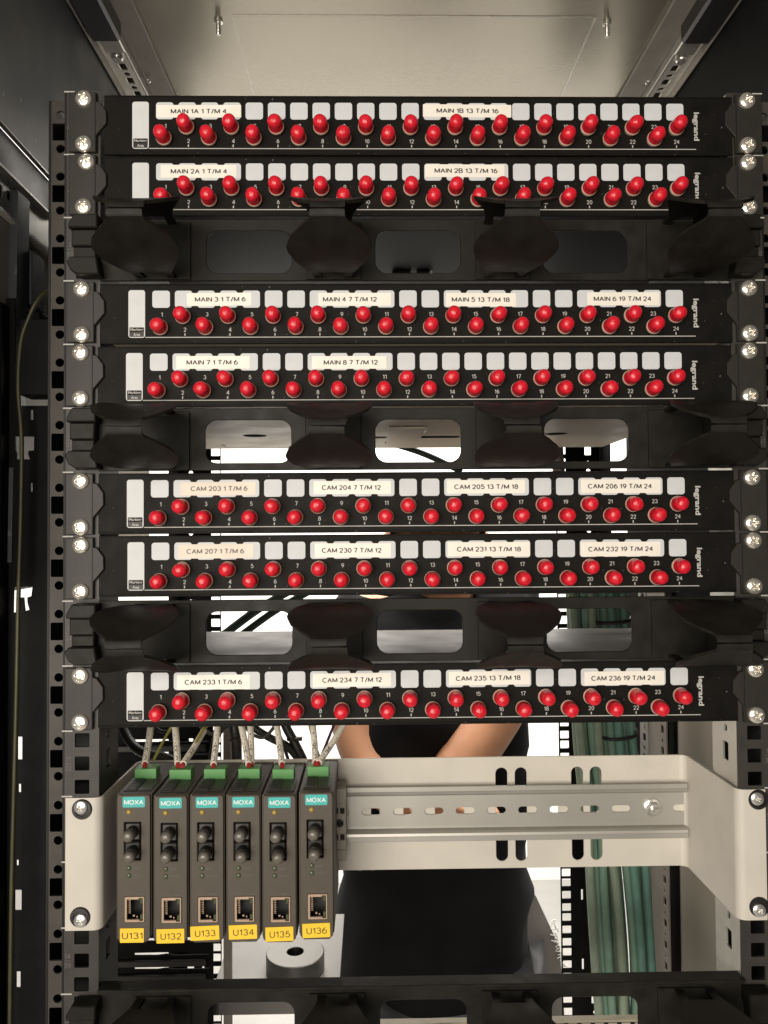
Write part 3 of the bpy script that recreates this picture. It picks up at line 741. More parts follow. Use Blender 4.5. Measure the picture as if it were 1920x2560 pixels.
# ------------------------------------------------------------------ beige mounting bracket with its rail
bk = thing('mounting_bracket', 'beige steel bracket carrying a slotted rail across the rack', 'bracket', (0, 0, -11 * U))
z0, z1 = -89.0, 1.0          # relative to the bracket's top
zt, zb = -1.6, -90.2
sl = []
for c in (-146, -131, -85.6, -70, 70, 85.6, 131, 146): sl.append(rrect(c - 4.8, c + 4.8, -84.6, -10.2, 4.79, 6))
for c in (-31.3, -5.4, 19.8, 36.5, 112): sl.append(rrect(c - 3.4, c + 3.4, -48, -38, 1, 2))
slab([rrect(-217.5, 217.5, -90.0, -1.6, 0.6, 2)] + sl, 88, 89.6, 0.3).build('back_plate', M['bracket'], bk)
for sg, ob in ((-1, 243.0), (1, 238.5)):
    # bent end: rounded corner between the flange and the cheek
    path = [(sg * ob, -0.9), (sg * 224.5, -0.9)]
    for k in range(1, 7):
        a = R(90 * k / 6); path.append((sg * (224.5 - 6 * math.sin(a)), -0.9 + 6 * (1 - math.cos(a))))
    path.append((sg * 218.5, 83))
    for k in range(1, 5):
        a = R(90 * k / 4); path.append((sg * (218.5 - 5 * (1 - math.cos(a))), 83 + 4.9 * math.sin(a)))
    vs = []; fs = []
    for (x, y) in path: vs += [(x, y, zt + (1.0 if y < 50 else 0)), (x, y, zb + (0.2 if y < 50 else 0.2))]
    for i in range(len(path) - 1): fs.append((2 * i, 2 * i + 1, 2 * i + 3, 2 * i + 2))
    # give the bent sheet its thickness towards the rack's outside / back
    n0 = len(vs); th = 1.6; off = []
    for i, (x, y) in enumerate(path):
        a = path[max(i - 1, 0)]; b = path[min(i + 1, len(path) - 1)]
        d = Vector((b[0] - a[0], b[1] - a[1])).normalized(); nn = Vector((d.y, -d.x)) * (-sg)
        if nn.y < -0.5: nn = -nn
        off.append((x + abs(nn.x) * sg * th, y + abs(nn.y) * th))
    for (x, y), (px, py) in zip(off, path): vs += [(x, y, zt + (1.0 if py < 50 else 0)), (x, y, zb + 0.2)]
    for i in range(len(path) - 1):
        fs.append((n0 + 2 * i, n0 + 2 * i + 2, n0 + 2 * i + 3, n0 + 2 * i + 1))
        fs.append((2 * i, 2 * i + 2, n0 + 2 * i + 2, n0 + 2 * i)); fs.append((2 * i + 1, n0 + 2 * i + 1, n0 + 2 * i + 3, 2 * i + 3))
    k = len(path) - 1
    fs.append((0, n0, n0 + 1, 1)); fs.append((2 * k, 2 * k + 1, n0 + 2 * k + 1, n0 + 2 * k))
    MB().add(vs, fs).build('end_cheek', M['bracket'], bk, smooth=40)
    for z in (-6.35, -82.55):
        wx = sg * 232.0
        s_ = link('screw', SCREW2, bk, (wx, -2.2, z), (0, random.uniform(0, 6), 0))
        link('cup_washer', WASH, s_, (1.0 if sg < 0 else -1.0, 0.9, 1.6))
# top hat rail
rl = []
x = -209.7
while x < 200:
    if abs(x - 190.8) > 4: rl.append(rrect(x - 7.5, x + 7.5, -46.2, -40.8, 2.69, 6))
    x += 25.02
rl.append([(217.3, -46.2), (211.5, -46.2), (208.8, -43.5), (211.5, -40.8), (217.3, -40.8)][::-1])
rl = rl[:-1]
rail = slab([[(-216, -57), (216.5, -57), (216.5, -46.2), (210, -46.2), (208, -45), (207.6, -43.5), (208, -42), (210, -40.8), (216.5, -40.8), (216.5, -30), (-216, -30)]] + rl, 86.6, 87.8, 0.15)
prof = [(86.8, -30.0), (81.8, -29.6), (80.4, -28.2), (80.0, -26.2), (81.2, -26.2), (81.6, -28.0), (82.6, -28.8), (87.8, -29.2)]
for s2 in (1, -1):
    vs = []; fs = []; n = len(prof)
    for xx in (-216, 217.0):
        for (y, z) in prof: vs.append((xx, y, z if s2 > 0 else -87.0 - z))
    for i in range(n):
        j = (i + 1) % n; q = (i, j, n + j, n + i); fs.append(q if s2 < 0 else q[::-1])
    fs.append(tuple(range(n))); fs.append(tuple(range(n, 2 * n))[::-1]); rail.add(vs, fs)
# flat outer lips of the hat profile
rail.box(-216, 217, 80.0, 81.2, -31.0 + 4.8, -31.0 + 9.0, 0.3); rail.box(-216, 217, 80.0, 81.2, -87 + 26.2, -87 + 22.0, 0.3)
rail.build('slotted_rail', M['rail'], bk, smooth=25)
bo = MB().lathe([(6.9, 0), (6.9, 1.0), (6.4, 1.3)], 28, (190.8, 86.4, -42.6)).build('washer', M['steel'], bk)
MB().lathe([(5.0, 0), (5.4, 0.6), (5.4, 3.6), (4.8, 4.4)], 6, (190.8, 85.0, -42.6)).build('hex_nut', M['steel'], bk, smooth=0)
MB().lathe([(2.7, 0), (2.7, 3.4), (2.0, 4.2)], 18, (190.8, 80.6, -42.6)).build('bolt_end', M['steel'], bk)
# grey end clamp on the rail
ec = thing('end_clamp', 'grey plastic end clamp on the rail right of the sixth converter', 'end clamp', (-59.2, 62, -533))
slab([rrect(-5.2, 5.2, -28, 28, 0.8, 2), rrect(-3.9, -0.9, 8, 12.5, 0.3, 1), rrect(0.9, 4.0, 8, 12.5, 0.3, 1), circ(0.3, 0.8, 3.0, 16), rrect(-3.9, -0.9, -12, -7.5, 0.3, 1), rrect(0.9, 4.0, -12, -7.5, 0.3, 1)], 0, 16, 0.4).build('body', M['clamp'], ec, smooth=0)
MB().box(-5.0, 5.0, 8, 17.6, -27, 27).build('core', M['void'], ec)
MB().box(-5.4, 5.4, -1.2, -0.1, 16, 27.5, 0.4).build('top_step', M['clamp'], ec)
MB().box(-5.4, 5.4, -1.2, -0.1, -27.5, -19, 0.4).build('bottom_step', M['clamp'], ec)

# ------------------------------------------------------------------ media converters
def chrect(x0, x1, z0, z1, c0, c1):
    return [(x0 + c0, z0), (x1 - c0, z0), (x1, z0 + c0), (x1, z1 - c1), (x1 - c1, z1), (x0 + c1, z1), (x0, z1 - c1), (x0, z0 + c0)]
FH = 101.4
front = slab([chrect(-11.4, 11.4, -FH, 0, 2.6, 0.9), rrect(-6.5, 5.1, -45.2, -18.8, 0.3, 1), rrect(-6.0, 7.6, -87.4, -70.0, 0.3, 1)], 0, 2.0, 0.5)
front.box(-11.45, -10.9, -0.25, 0.05, -98, -2, 0.1); front.box(10.9, 11.45, -0.25, 0.05, -98, -2, 0.1)
FRONT = front.make('front_panel', M['case'], 0)
BODY = slab([chrect(-12.2, 12.2, -FH - 0.2, 0.2, 4.0, 0.6), chrect(-11.0, 11.0, -FH + 1.4, -1.2, 3.6, 0.4)], 2.2, 78, 0.3).make('case', M['case'], 0)
bodyb = MB().box(-10.9, 10.9, 76, 77, -FH + 2, -1.6).make('case_back', M['casedark'], 0)
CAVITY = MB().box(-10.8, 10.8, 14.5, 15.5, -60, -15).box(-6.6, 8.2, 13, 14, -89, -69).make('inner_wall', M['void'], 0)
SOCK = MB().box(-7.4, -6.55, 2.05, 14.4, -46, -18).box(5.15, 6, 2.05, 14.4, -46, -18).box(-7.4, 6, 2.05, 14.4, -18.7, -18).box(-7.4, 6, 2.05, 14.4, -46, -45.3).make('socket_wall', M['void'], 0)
LOGOP = slab([rrect(-7.8, 7.8, -8.5, -1.2, 1.1, 4)], -0.15, 0.02, 0.04).make('logo_plate', M['teal'], 0)
mb = MB(); put_text(mb, 'MOXA', 0, -0.2, -4.9, wd=13.4, ht=3.3, bold=0.03); LOGOT = mb.make('logo_lettering', M['logo'], 0)
LED = MB().lathe([(1.75, -0.2), (1.75, 0.3), (1.2, 0.9), (0.4, 1.1)], 16).make('status_led', M['led'], 60)
LEDG = MB().lathe([(1.75, -0.2), (1.75, 0.3), (1.2, 0.8), (0.4, 0.9)], 16).make('status_led', M['ledg'], 60)
CON = MB().lathe([(4.9, -9), (4.9, -1.0), (4.6, -0.6), (4.2, -0.5), (4.2, 5.5), (4.0, 6.0), (3.4, 6.2)], 22).make('fibre_connector', M['casedark'], 40)
CONC = MB().lathe([(3.9, 6.0), (4.0, 6.4), (4.0, 9.5), (3.8, 11.2), (3.1, 12.3), (1.7, 12.9), (0.4, 13.0)], 22).make('connector_cap', M['clearcap'], 40)
CONB = MB().box(-5.4, 5.0, 0.5, 12, -5.9, 5.9, 0.8).make('connector_body', M['casedark'], 0)
RJ = slab([rrect(-6.0, 7.6, -87.4, -70.0, 0.4, 1), [(-4.4, -85.6), (4.2, -85.6), (4.2, -86.5), (6.6, -86.5), (6.6, -71.0), (3.9, -71.0), (3.9, -71.9), (-4.4, -71.9)]], -0.35, 1.2, 0.15).make('port_frame', M['tan'], 0)
RJV = MB().box(4.6, 6.4, 0.2, 3, -75, -71.4, 0.2).box(4.6, 6.4, 0.2, 3, -86, -82.4, 0.2).make('port_led', M['ledg'], 0)
RJP = MB()
for k in range(8): RJP.box(-4.3, -2.6, 2.2 + 0.05 * k, 2.6 + 0.05 * k, -73.9 - k * 1.25, -73.3 - k * 1.25)
RJP.box(-1, 0.6, 1.6, 2.6, -84.6, -83.2, 0.2); RJP.box(1.4, 2.6, 1.8, 2.6, -85.2, -84.2, 0.2)
RJP = RJP.make('port_contacts', M['tan'], 0)
mb = MB()
put_text(mb, 'P', -6.9, -0.08, -12.0, ht=2.0); put_text(mb, '100M', 1.7, -0.08, -50.6, wd=5.6, ht=1.7); put_text(mb, 'FDX/COL', 2.9, -0.08, -55.4, wd=8.6, ht=1.7)
put_text(mb, '100M', 4.9, -0.08, -68.4, wd=4.8, ht=1.5); put_text(mb, '10M', 6.0, -0.08, -89.2, wd=3.8, ht=1.4)
put_text(mb, '1', -7.8, -0.08, -78, ht=1.6); put_text(mb, '2', -7.9, -0.08, -31, ht=1.6); put_text(mb, 'TX', 7.1, -0.08, -25, ht=1.4); put_text(mb, 'RX', 7.1, -0.08, -37.5, ht=1.4)
PRINT = mb.make('front_print', M['dimink'], 0)
TERM = MB().box(-8.0, 8.0, 0, 12, 0.3, 8.6, 0.3).box(-7.2, -1.5, -0.8, 0, -0.6, 1.6, 0.2).box(3.0, 7.6, -0.8, 0, 0.2, 1.4, 0.2).make('terminal_block', M['green'], 0)
VENT = MB()
VENT.box(-9.6, -0.6, 8, 33, 0.25, 1.0, 0.2)
VENT.box(0.6, 9.6, 8, 33, 0.25, 0.9, 0.2)
for k in range(6): VENT.box(-8.6, -1.6, 10 + 4 * k, 12 + 4 * k, 0.9, 1.5, 0.15)
VENT = VENT.make('vent_cover', M['casedark'], 0)
units = [('U131', -200.1, -491.6, 0.0), ('U132', -174.6, -492.6, 0.4), ('U133', -149.3, -492.5, 2.0), ('U134', -124.0, -492.6, 1.2), ('U135', -98.9, -493.2, 1.2), ('U136', -73.1, -491.6, 1.6)]
tagw = [16.5, 19.2, 20.0, 19.6, 19.4, 19.3]; tagdx = [-0.9, 0.2, -1.3, -0.2, 0.0, -0.2]; tagz = [-96.4, -96.2, -94.6, -94.2, -95.4, -94.9]
words6 = ['first', 'second', 'third', 'fourth', 'fifth', 'sixth']
for i, (nm, x, z, tl) in enumerate(units):
    t = thing('media_converter', 'narrow brown-grey media converter with yellow tag %s, %s from the left' % (nm, words6[i]), 'media converter', (x, 10, z), 'media converters on the rail')
    fp = link('front_panel', FRONT, t); link('case', BODY, t); link('case_back', bodyb, t); link('inner_wall', CAVITY, t); link('socket_wall', SOCK, t)
    lp = link('logo_plate', LOGOP, t, (0.2, 0, 0)); link('logo_lettering', LOGOT, lp)
    link('status_led', LED, t, (-3.2, 0, -11.6))
    link('status_led', LEDG, t, (-3.2, 0, -50.4)); link('status_led', LEDG, t, (-3.2, 0, -55.5))
    for zz in (-25.3, -38.6):
        c = link('fibre_connector', CON, t, (-0.6, 0, zz), (R(random.uniform(-4, 4)), 0, R(random.uniform(-5, 5)))); link('connector_body', CONB, c); link('connector_cap', CONC, c)
    pf = link('port_frame', RJ, t); link('port_led', RJV, pf); link('port_contacts', RJP, pf)
    link('front_print', PRINT, t)
    tb = link('terminal_block', TERM, t, (-1.8 + 0.6 * i * 0.3, 35, -0.9))
    link('vent_cover', VENT, t)
    tw = tagw[i]
    nt = link('name_tag', slab([rrect(-tw / 2, tw / 2, -4.9, 4.9, 0.3, 1)], -0.2, 0, 0.04).make('name_tag', M['yellow'], 0), t, (tagdx[i], -0.3, tagz[i]), (0, R(-tl), 0))
    mb = MB(); put_text(mb, nm, 0.3, -0.24, -0.2, wd=14.2, ht=4.5, bold=0.004); mb.build('tag_lettering', M['brownink'], nt, smooth=0)

# wires with printed sleeves rising from the green terminals
def sleeved(pts, words, label, wire, wpts, r=2.5):
    t = thing('sleeved_wire', label, 'wire', pts[0], 'sleeved wires on the converters')
    o = Vector(pts[0])
    P = [Vector(p) - o for p in pts]; a, b = P[0], P[-1]; L = (b - a).length; d = (b - a).normalized()
    MB().tube([a, (a + b) / 2 + Vector((0.5, 0, 0)), b], r, 14, 5).build('sleeve', M['sleeve'], t)
    MB().tube([a - d * 3.0, a + d * 0.6], 1.75, 10, 1).build('ferrule', M['ferrule'], t)
    vs, fs, tw, th = text(words, 0.02)
    ux = Vector((0, -1, 0)); ux = (ux - d * ux.dot(d)).normalized(); sx = d.cross(ux)
    ln = min(L * 0.94, 27.0); k = ln / tw; hgt = 2.9 / th; out = []
    for v_ in vs:
        al = (v_.x * k) + ln / 2 + 1.2; ang = v_.y * hgt / r
        cc = a + (b - a) * (al / L) + Vector((0.5, 0, 0)) * (1 - (2 * al / L - 1) ** 2)
        out.append(cc + (ux * math.cos(ang) + sx * -math.sin(ang)) * (r + 0.06))
    MB().add(out, fs).build('sleeve_lettering', M['black'], t, smooth=0)
    MB().tube([b] + [Vector(p) - o for p in wpts], 0.9, 10, 5).build('conductor', wire, t)
    return t
sl = [((-203.8, 51, -481.6), (-210.5, 92, -458), 'U131-V-', 'white sleeve printed U131 rising from the first green terminal', 'brownwire', [(-211, 110, -452), (-205, 200, -450), (-190, 260, -440)]),
      ((-179.4, 51, -482), (-194.0, 96, -455), 'U132-V-', 'upright white sleeve printed U132 on the second green terminal', 'brownwire', [(-196, 112, -450), (-190, 200, -450), (-180, 260, -440)]),
      ((-175.0, 50, -482), (-168.6, 92, -468), 'U132-V+', 'slanted white sleeve printed U132 at the second green terminal', 'ygreen', [(-160, 110, -458), (-150, 200, -450), (-140, 260, -440)]),
      ((-152.6, 51, -483), (-158.0, 96, -456), 'U133-V-', 'white sleeve printed U133 rising from the third green terminal', 'brownwire', [(-159, 112, -450), (-150, 200, -450), (-150, 260, -440)]),
      ((-126.4, 51, -483), (-141.5, 96, -456), 'U134-V-', 'white sleeve printed U134 leaning left from the fourth green terminal', 'brownwire', [(-143, 112, -450), (-140, 200, -450), (-130, 260, -440)]),
      ((-124.8, 54, -483), (-133.0, 98, -456), 'U134-V+', 'second white sleeve behind the U134 sleeve on the fourth terminal', 'ygreen', [(-134, 112, -450), (-130, 200, -450), (-120, 260, -440)]),
      ((-101.5, 51, -483), (-112.5, 96, -455), 'U135-V-', 'white sleeve printed U135 rising from the fifth green terminal', 'brownwire', [(-114, 112, -450), (-110, 200, -450), (-110, 260, -440)]),
      ((-76.2, 51, -482), (-82.5, 94, -456), 'U136-V+', 'upright white sleeve on the sixth green terminal', 'ygreen', [(-83, 112, -450), (-90, 200, -450), (-90, 260, -440)]),
      ((-73.6, 49, -482), (-56.0, 88, -463), 'U136-V-', 'slanted white sleeve printed U136 at the sixth green terminal', 'purplewire', [(-51, 104, -454), (-50, 200, -450), (-50, 260, -440)])]
for a, b, s, lb, wm, wp in sl: sleeved([a, b], s, lb, M[wm], wp)
for a, b, lb in (((-200, 60, -482), (-186, 100, -452), 'thin yellow-green wire beside the U131 sleeve'), ((-174, 62, -482), (-160, 110, -452), 'thin yellow-green wire between the two U132 sleeves'), ((-74, 62, -482), (-87, 110, -450), 'thin yellow-brown wire behind the U136 sleeves')):
    tag(MB().tube([a, ((a[0] + b[0]) / 2 - 1.5, 80, (a[2] + b[2]) / 2), b, (b[0] + 4, 200, -448)], 1.1, 10, 5).build('thin_wire', M['ygreen']), lb, 'wire', 'thin wires at the converters')
tag(MB().tube([(-74, 60, -484), (-68, 78, -472), (-61, 100, -456), (-58, 200, -448)], 1.1, 10, 5).build('thin_wire', M['purplewire']), 'thin purple-black wire beside the slanted U136 sleeve', 'wire', 'thin wires at the converters')

# black cable loom behind the converters
def loom(label, pts, r, ties):
    t = thing('cable_loom', label, 'cable loom', pts[0], 'black looms behind the converters'); o = Vector(pts[0])
    MB().tube([Vector(p) - o for p in pts], r, 10, 6).build('sheath', M['blackcable'], t)
    for p in ties:
        q = Vector(p) - o
        MB().lathe([(r + 0.6, -1.4), (r + 1.3, -1.0), (r + 1.3, 1.0), (r + 0.6, 1.4)], 14, q, 'z').box(q.x + r, q.x + r + 4.5, q.y - 2, q.y + 2, q.z - 1.6, q.z + 1.6, 0.4).build('cable_tie', M['washer'], t)
loom('black cable loom with a knot of ties running straight up behind the third converter', [(-152, 150, -520), (-152.5, 150, -492), (-154, 150, -479), (-156, 158, -455)], 4.6, [(-152.8, 150, -490)])
loom('black cable loom bending left behind the third terminal', [(-176, 155, -520), (-173, 152, -500), (-168, 150, -484), (-150, 152, -470), (-120, 170, -452)], 3.2, [])
loom('black cable loom arching right behind the fifth terminal', [(-142, 155, -474), (-136, 150, -481), (-122, 150, -490), (-108, 150, -497), (-96, 150, -512), (-92, 152, -525)], 3.4, [(-122, 150, -490)])
loom('thick black cable loom with a loose tie end behind the fifth sleeve', [(-117, 160, -462), (-110, 155, -480), (-102, 152, -494), (-93, 150, -512), (-90, 150, -525)], 4.0, [(-103.5, 152, -491)])
loom('black cable loom at the far left behind the first terminal', [(-262, 170, -470), (-252, 160, -488), (-236, 150, -500), (-214, 150, -506), (-196, 155, -520)], 4.2, [])

for lb, pts in (('thin black wire sagging between the third and fourth sleeves', [(-150, 140, -462), (-142, 138, -478), (-128, 138, -486), (-116, 140, -474), (-108, 150, -456)]),
                ('thin black wire curling behind the second sleeve', [(-186, 140, -458), (-182, 136, -474), (-170, 136, -482), (-162, 138, -470), (-158, 150, -456)]),
                ('thin black wire slanting down right of the fourth sleeve', [(-134, 142, -456), (-122, 138, -470), (-112, 136, -486), (-106, 138, -505)]),
                ('thin black wire crossing behind the first sleeve', [(-232, 150, -468), (-216, 140, -480), (-200, 138, -476), (-186, 150, -458)])):
    tag(MB().tube(pts, 1.5, 10, 6).build('black_wire', M['blackcable']), lb, 'wire', 'black wires behind the converters')
# ------------------------------------------------------------------ things further back
# vent plate at the left
vp = thing('vent_plate', 'black slotted vent plate at the lower left behind the converters', 'vent plate', (-250, 300, 0))
hs = []
for z in (-754, -768.6, -783.4, -798, -530, -543.5, -739, -724): hs.append([(-36, z - 1.3), (-12, z - 1.6), (-2, z - 0.4), (6, z - 2.0), (42, z - 1.6), (44, z + 1.9), (10, z + 1.7), (2, z - 0.2 + 1.5), (-8, z + 1.4), (-36, z + 1.2)])
slab([rrect(-58, 47, -1000, -425, 0)] + hs, 0, 2, 0.2).build('plate', M['dark'], vp)
for z in (-761, -776, -790, -536.6): MB().box(-56, 40, -6, -0.2, z - 4, z + 2.5, 0.8).build('slat', M['casedark'], vp)
tag(MB().box(-198, -189, 330, 336, -1000, -420, 0.8).build('grey_strut', M['profile']), 'light grey upright strut behind the third converter', 'strut')

# shelf and aluminium disc
sh = thing('shelf', 'pale zinc shelf plate under the converters at the back', 'shelf', (0, 0, -821))
MB().box(-214, -72, 332, 520, -2, 0, 0.4).build('top_sheet', M['shelf'], sh)
MB().box(-214, -72, 329.5, 331.8, -16, -0.2, 0.3).build('front_fold', M['shelf'], sh)
ds = thing('metal_disc', 'round turned aluminium disc with a centre hole standing on the shelf', 'disc', (-125, 388, -821))
MB().lathe([(9.6, 5), (9.6, 20.4), (10.2, 21), (33.0, 21), (34.0, 20.2), (34.0, 0.2)], 64, (0, 0, 0), 'z', caps=False).build('rim', M['alu'], ds, smooth=35)
MB().lathe([(9.5, 4.0), (9.5, 5.0)], 32, (0, 0, 0), 'z').build('hole_floor', M['void'], ds)

# green cable bundle at the right
for i in range(17):
    back = i >= 9; k = i - 9 if back else i; n_ = 8 if back else 9
    f = (k + (0.5 if back else 0)) / (n_ - (0 if back else 1)); yo = 334 if back else (312, 321, 316)[k % 3]
    mk = 'cable2' if f > 0.72 and k % 2 == 0 else ('cable3' if k % 3 == 0 else 'cable'); tw = random.uniform(-2.6, 2.6)
    pts = [(184 + 57 * f, yo, -340), (188 + 57 * f + tw * .3, yo, -420), (192 + 58 * f + tw * .5, yo, -530), (198 + 59 * f + tw, yo, -600), (205 + 62 * f - tw, yo + 3, -690), (211 + 62 * f - tw * 1.5, yo + 3, -790), (215 + 60 * f, yo + 3, -900), (219 + 58 * f, yo, -1020)]
    words = 'green data cable in the half-hidden back row of the upright bundle at the right' if back else 'green data cable in the front row of the upright bundle at the right back'
    if i == 0: words = 'leftmost cable of the upright green bundle at the right back'
    if i == 8: words = 'rightmost cable of the upright green bundle, next to the grey perforated profile'
    tag(MB().tube(pts, (4.9, 3.9, 4.5)[k % 3], 14, 5).build('data_cable', M[mk]), words, 'cable', 'green data cables at the right back')
ty = thing('cable_tie', 'black cable tie across the green cables just under the lowest patch panel', 'cable tie', (222, 300, -532))
MB().tube([(-10, 22, -3), (0, 2, -2.6), (14, -1, -1.5), (28, 2, 1), (36, 24, 3)], 1.9, 10, 6).build('strap', M['washer'], ty)
ty2 = thing('cable_tie', 'black cable tie across the green cables seen through the manager window', 'cable tie', (222, 300, -408))
MB().tube([(-16, 24, -3), (-6, 4, -2), (10, -1, -1), (24, 2, 1), (34, 24, 3)], 2.2, 10, 6).build('strap', M['washer'], ty2)
for a, b, lb, r in (((-200, 330, -424.5), (-120, 330, -372), 'dark green cable slanting across the left window of the third cable manager', 4.6),
                    ((-182, 334, -426), (-100, 334, -374), 'dark green cable on the right of the slanting pair in the left manager window', 4.0),
                    ((-14, 340, -208), (70, 340, -242), 'dark green cable slanting across the middle window of the second cable manager', 3.6),
                    ((-150, 340, -760), (-96, 330, -690), 'olive cable slanting across the bottom left manager window', 3.0)):
    mid = [(a[k] + b[k]) / 2 for k in range(3)]; mid[2] += 3
    tag(MB().tube([a, mid, b], r, 10, 8).build('slanting_cable', M['dkgreen']), lb, 'cable', 'slanting cables behind the windows')
# small bracket visible in the first manager's middle window
sb = thing('angle_bracket', 'small steel angle bracket inside the middle window of the top cable manager', 'bracket', (4, 120, -86))
slab([rrect(-18, 14, -5, 5, 0.5, 1), rrect(-2, 3, -3, 1.5, 0.5, 2)], 0, 1.2, 0.2).build('plate', M['traydark'], sb)
MB().box(14.2, 16.4, -3, 1.2, -5, 5.5, 0.4).build('flange', M['zinc'], sb)
# upright conduit in the right window of the second manager
tag(MB().tube([(175, 330, -120), (176, 330, -220), (184, 332, -300)], 7, 14, 5).build('grey_conduit', M['profile']), 'grey upright conduit in the right window of the second cable manager', 'conduit')

# wiring duct at the bottom
wd = thing('wiring_duct', 'cream slotted wiring duct at the bottom edge behind the lowest cable manager', 'wiring duct', (0, 62, -684))
MB().box(-60, 215, 0, 7, -1.8, 0, 0.5).build('duct_lid', M['cream'], wd)
for k in range(27):
    x = -58 + 10.2 * k
    MB().add([(x, 0, -2), (x + 6.4, 0, -2), (x + 8.4, 0, -40), (x + 2.0, 0, -40), (x, 1.6, -2), (x + 6.4, 1.6, -2), (x + 8.4, 1.6, -40), (x + 2.0, 1.6, -40)], [(0, 3, 2, 1), (4, 5, 6, 7), (0, 4, 7, 3), (1, 2, 6, 5), (3, 7, 6, 2)]).build('duct_finger', M['cream'], wd, smooth=0)
MB().box(-60, 215, 5.5, 6.5, -60, -2).build('duct_inside', M['void'], wd)
for k, lb in ((0, 'pale cream wire looped over the wiring duct, left of the two'), (1, 'pale cream wire looped over the wiring duct, right of the two')):
    x = 9 + 9 * k
    tag(MB().tube([(x - 9, 40, -720), (x - 6, 40, -690), (x - 1, 38, -679 + k), (x + 6, 42, -690), (x + 10, 48, -720)], 1.9, 10, 8).build('looped_wire', M['creamwire']), lb, 'wire', 'wires looped over the duct')
tag(MB().tube([(8, 36, -720), (10, 36, -694), (14, 35, -684), (20, 40, -694), (22, 44, -720)], 1.6, 10, 8).build('looped_wire', M['ygreen']), 'yellow-green wire looped between the pale wires at the duct', 'wire', 'wires looped over the duct')

# grey board with handwriting in the back room
bd = thing('notice_board', 'grey board with white handwriting leaning beside the person', 'board', (300, 930, -1000))
slab([[(-30, 10), (14, -86), (24, -260), (-60, -260), (-60, 20)]], 0, 8, 0.5).build('board', M['board'], bd)
sc_ = MB(); rr = random.Random(5)
for k in range(16):
    x = -4 + 1.3 * k + rr.uniform(-2, 2); z = -38 - 5.6 * k
    pts = [(x + rr.uniform(-4, 4) + j * 2.2, -0.6, z + rr.uniform(-3, 3)) for j in range(5)]
    sc_.tube(pts, 0.9, 5, 3)
sc_.build('handwriting', M['chalk'], bd)

# ------------------------------------------------------------------ the person working behind the rack
def skinned(name, pts, edges, radii, m, parent=None, lv=2, root=0, post=None):
    me = bpy.data.meshes.new(name); me.from_pydata([tuple(Vector(p) * S) for p in pts], edges, [])
    o = bpy.data.objects.new(name, me); COL.objects.link(o)
    md = o.modifiers.new('skin', 'SKIN'); md.use_smooth_shade = True; md.branch_smoothing = 0.4
    for i, r in enumerate(radii):
        sv = me.skin_vertices[0].data[i]; sv.radius = (r[0] * S, r[1] * S) if isinstance(r, tuple) else (r * S, r * S)
        sv.use_root = (i == root)
    s2 = o.modifiers.new('sub', 'SUBSURF'); s2.levels = lv; s2.render_levels = lv
    dg = bpy.context.evaluated_depsgraph_get(); dg.update()
    nm = bpy.data.meshes.new_from_object(o.evaluated_get(dg)); nm.name = name
    bpy.data.objects.remove(o); bpy.data.meshes.remove(me)
    if post:
        for v_ in nm.vertices: v_.co = post(v_.co)
    nm.materials.clear(); nm.materials.append(m); nm.polygons.foreach_set('use_smooth', [True] * len(nm.polygons))
    return link(name, nm, parent)
PX, PY = 82, 800
pr = thing('person', 'person in a black T-shirt working behind the rack with bare forearms', 'person', (PX, PY, -1690))
o = Vector((PX, PY, -1690))
J = {'pel': (82, 810, -1020), 'wst': (82, 800, -860), 'chs': (82, 795, -640), 'shc': (82, 790, -520), 'nek': (102, 780, -452), 'hd0': (76, 765, -405), 'hd1': (76, 760, -330), 'hd2': (76, 765, -262),
     'ls': (-66, 825, -450), 'le': (-50, 735, -655), 'lf': (-10, 680, -712), 'lw': (22, 620, -700),
     'rs': (236, 830, -440), 're': (186, 730, -572), 'rf': (112, 692, -662), 'rw': (58, 650, -728),
     'lh': (0, 800, -1090), 'lk': (-40, 720, -1380), 'la': (-50, 790, -1640), 'lt': (-60, 690, -1668),
     'rh': (164, 800, -1090), 'rk': (200, 720, -1380), 'ra': (210, 790, -1640), 'rt': (220, 690, -1668)}
rad = {'pel': (118, 84), 'wst': (116, 80), 'chs': (150, 100), 'shc': (110, 80), 'nek': 52, 'hd0': (58, 66), 'hd1': (74, 90), 'hd2': (58, 70), 'ls': 60, 'le': 50, 'lf': 40, 'lw': 28, 'rs': 60, 're': 50, 'rf': 50, 'rw': 32, 'lh': 92, 'lk': 60, 'la': 44, 'lt': 34, 'rh': 92, 'rk': 60, 'ra': 44, 'rt': 34}
E_ = [('pel', 'wst'), ('wst', 'chs'), ('chs', 'shc'), ('shc', 'nek'), ('nek', 'hd0'), ('hd0', 'hd1'), ('hd1', 'hd2'), ('shc', 'ls'), ('ls', 'le'), ('le', 'lf'), ('lf', 'lw'), ('shc', 'rs'), ('rs', 're'), ('re', 'rf'), ('rf', 'rw'), ('pel', 'lh'), ('lh', 'lk'), ('lk', 'la'), ('la', 'lt'), ('pel', 'rh'), ('rh', 'rk'), ('rk', 'ra'), ('ra', 'rt')]
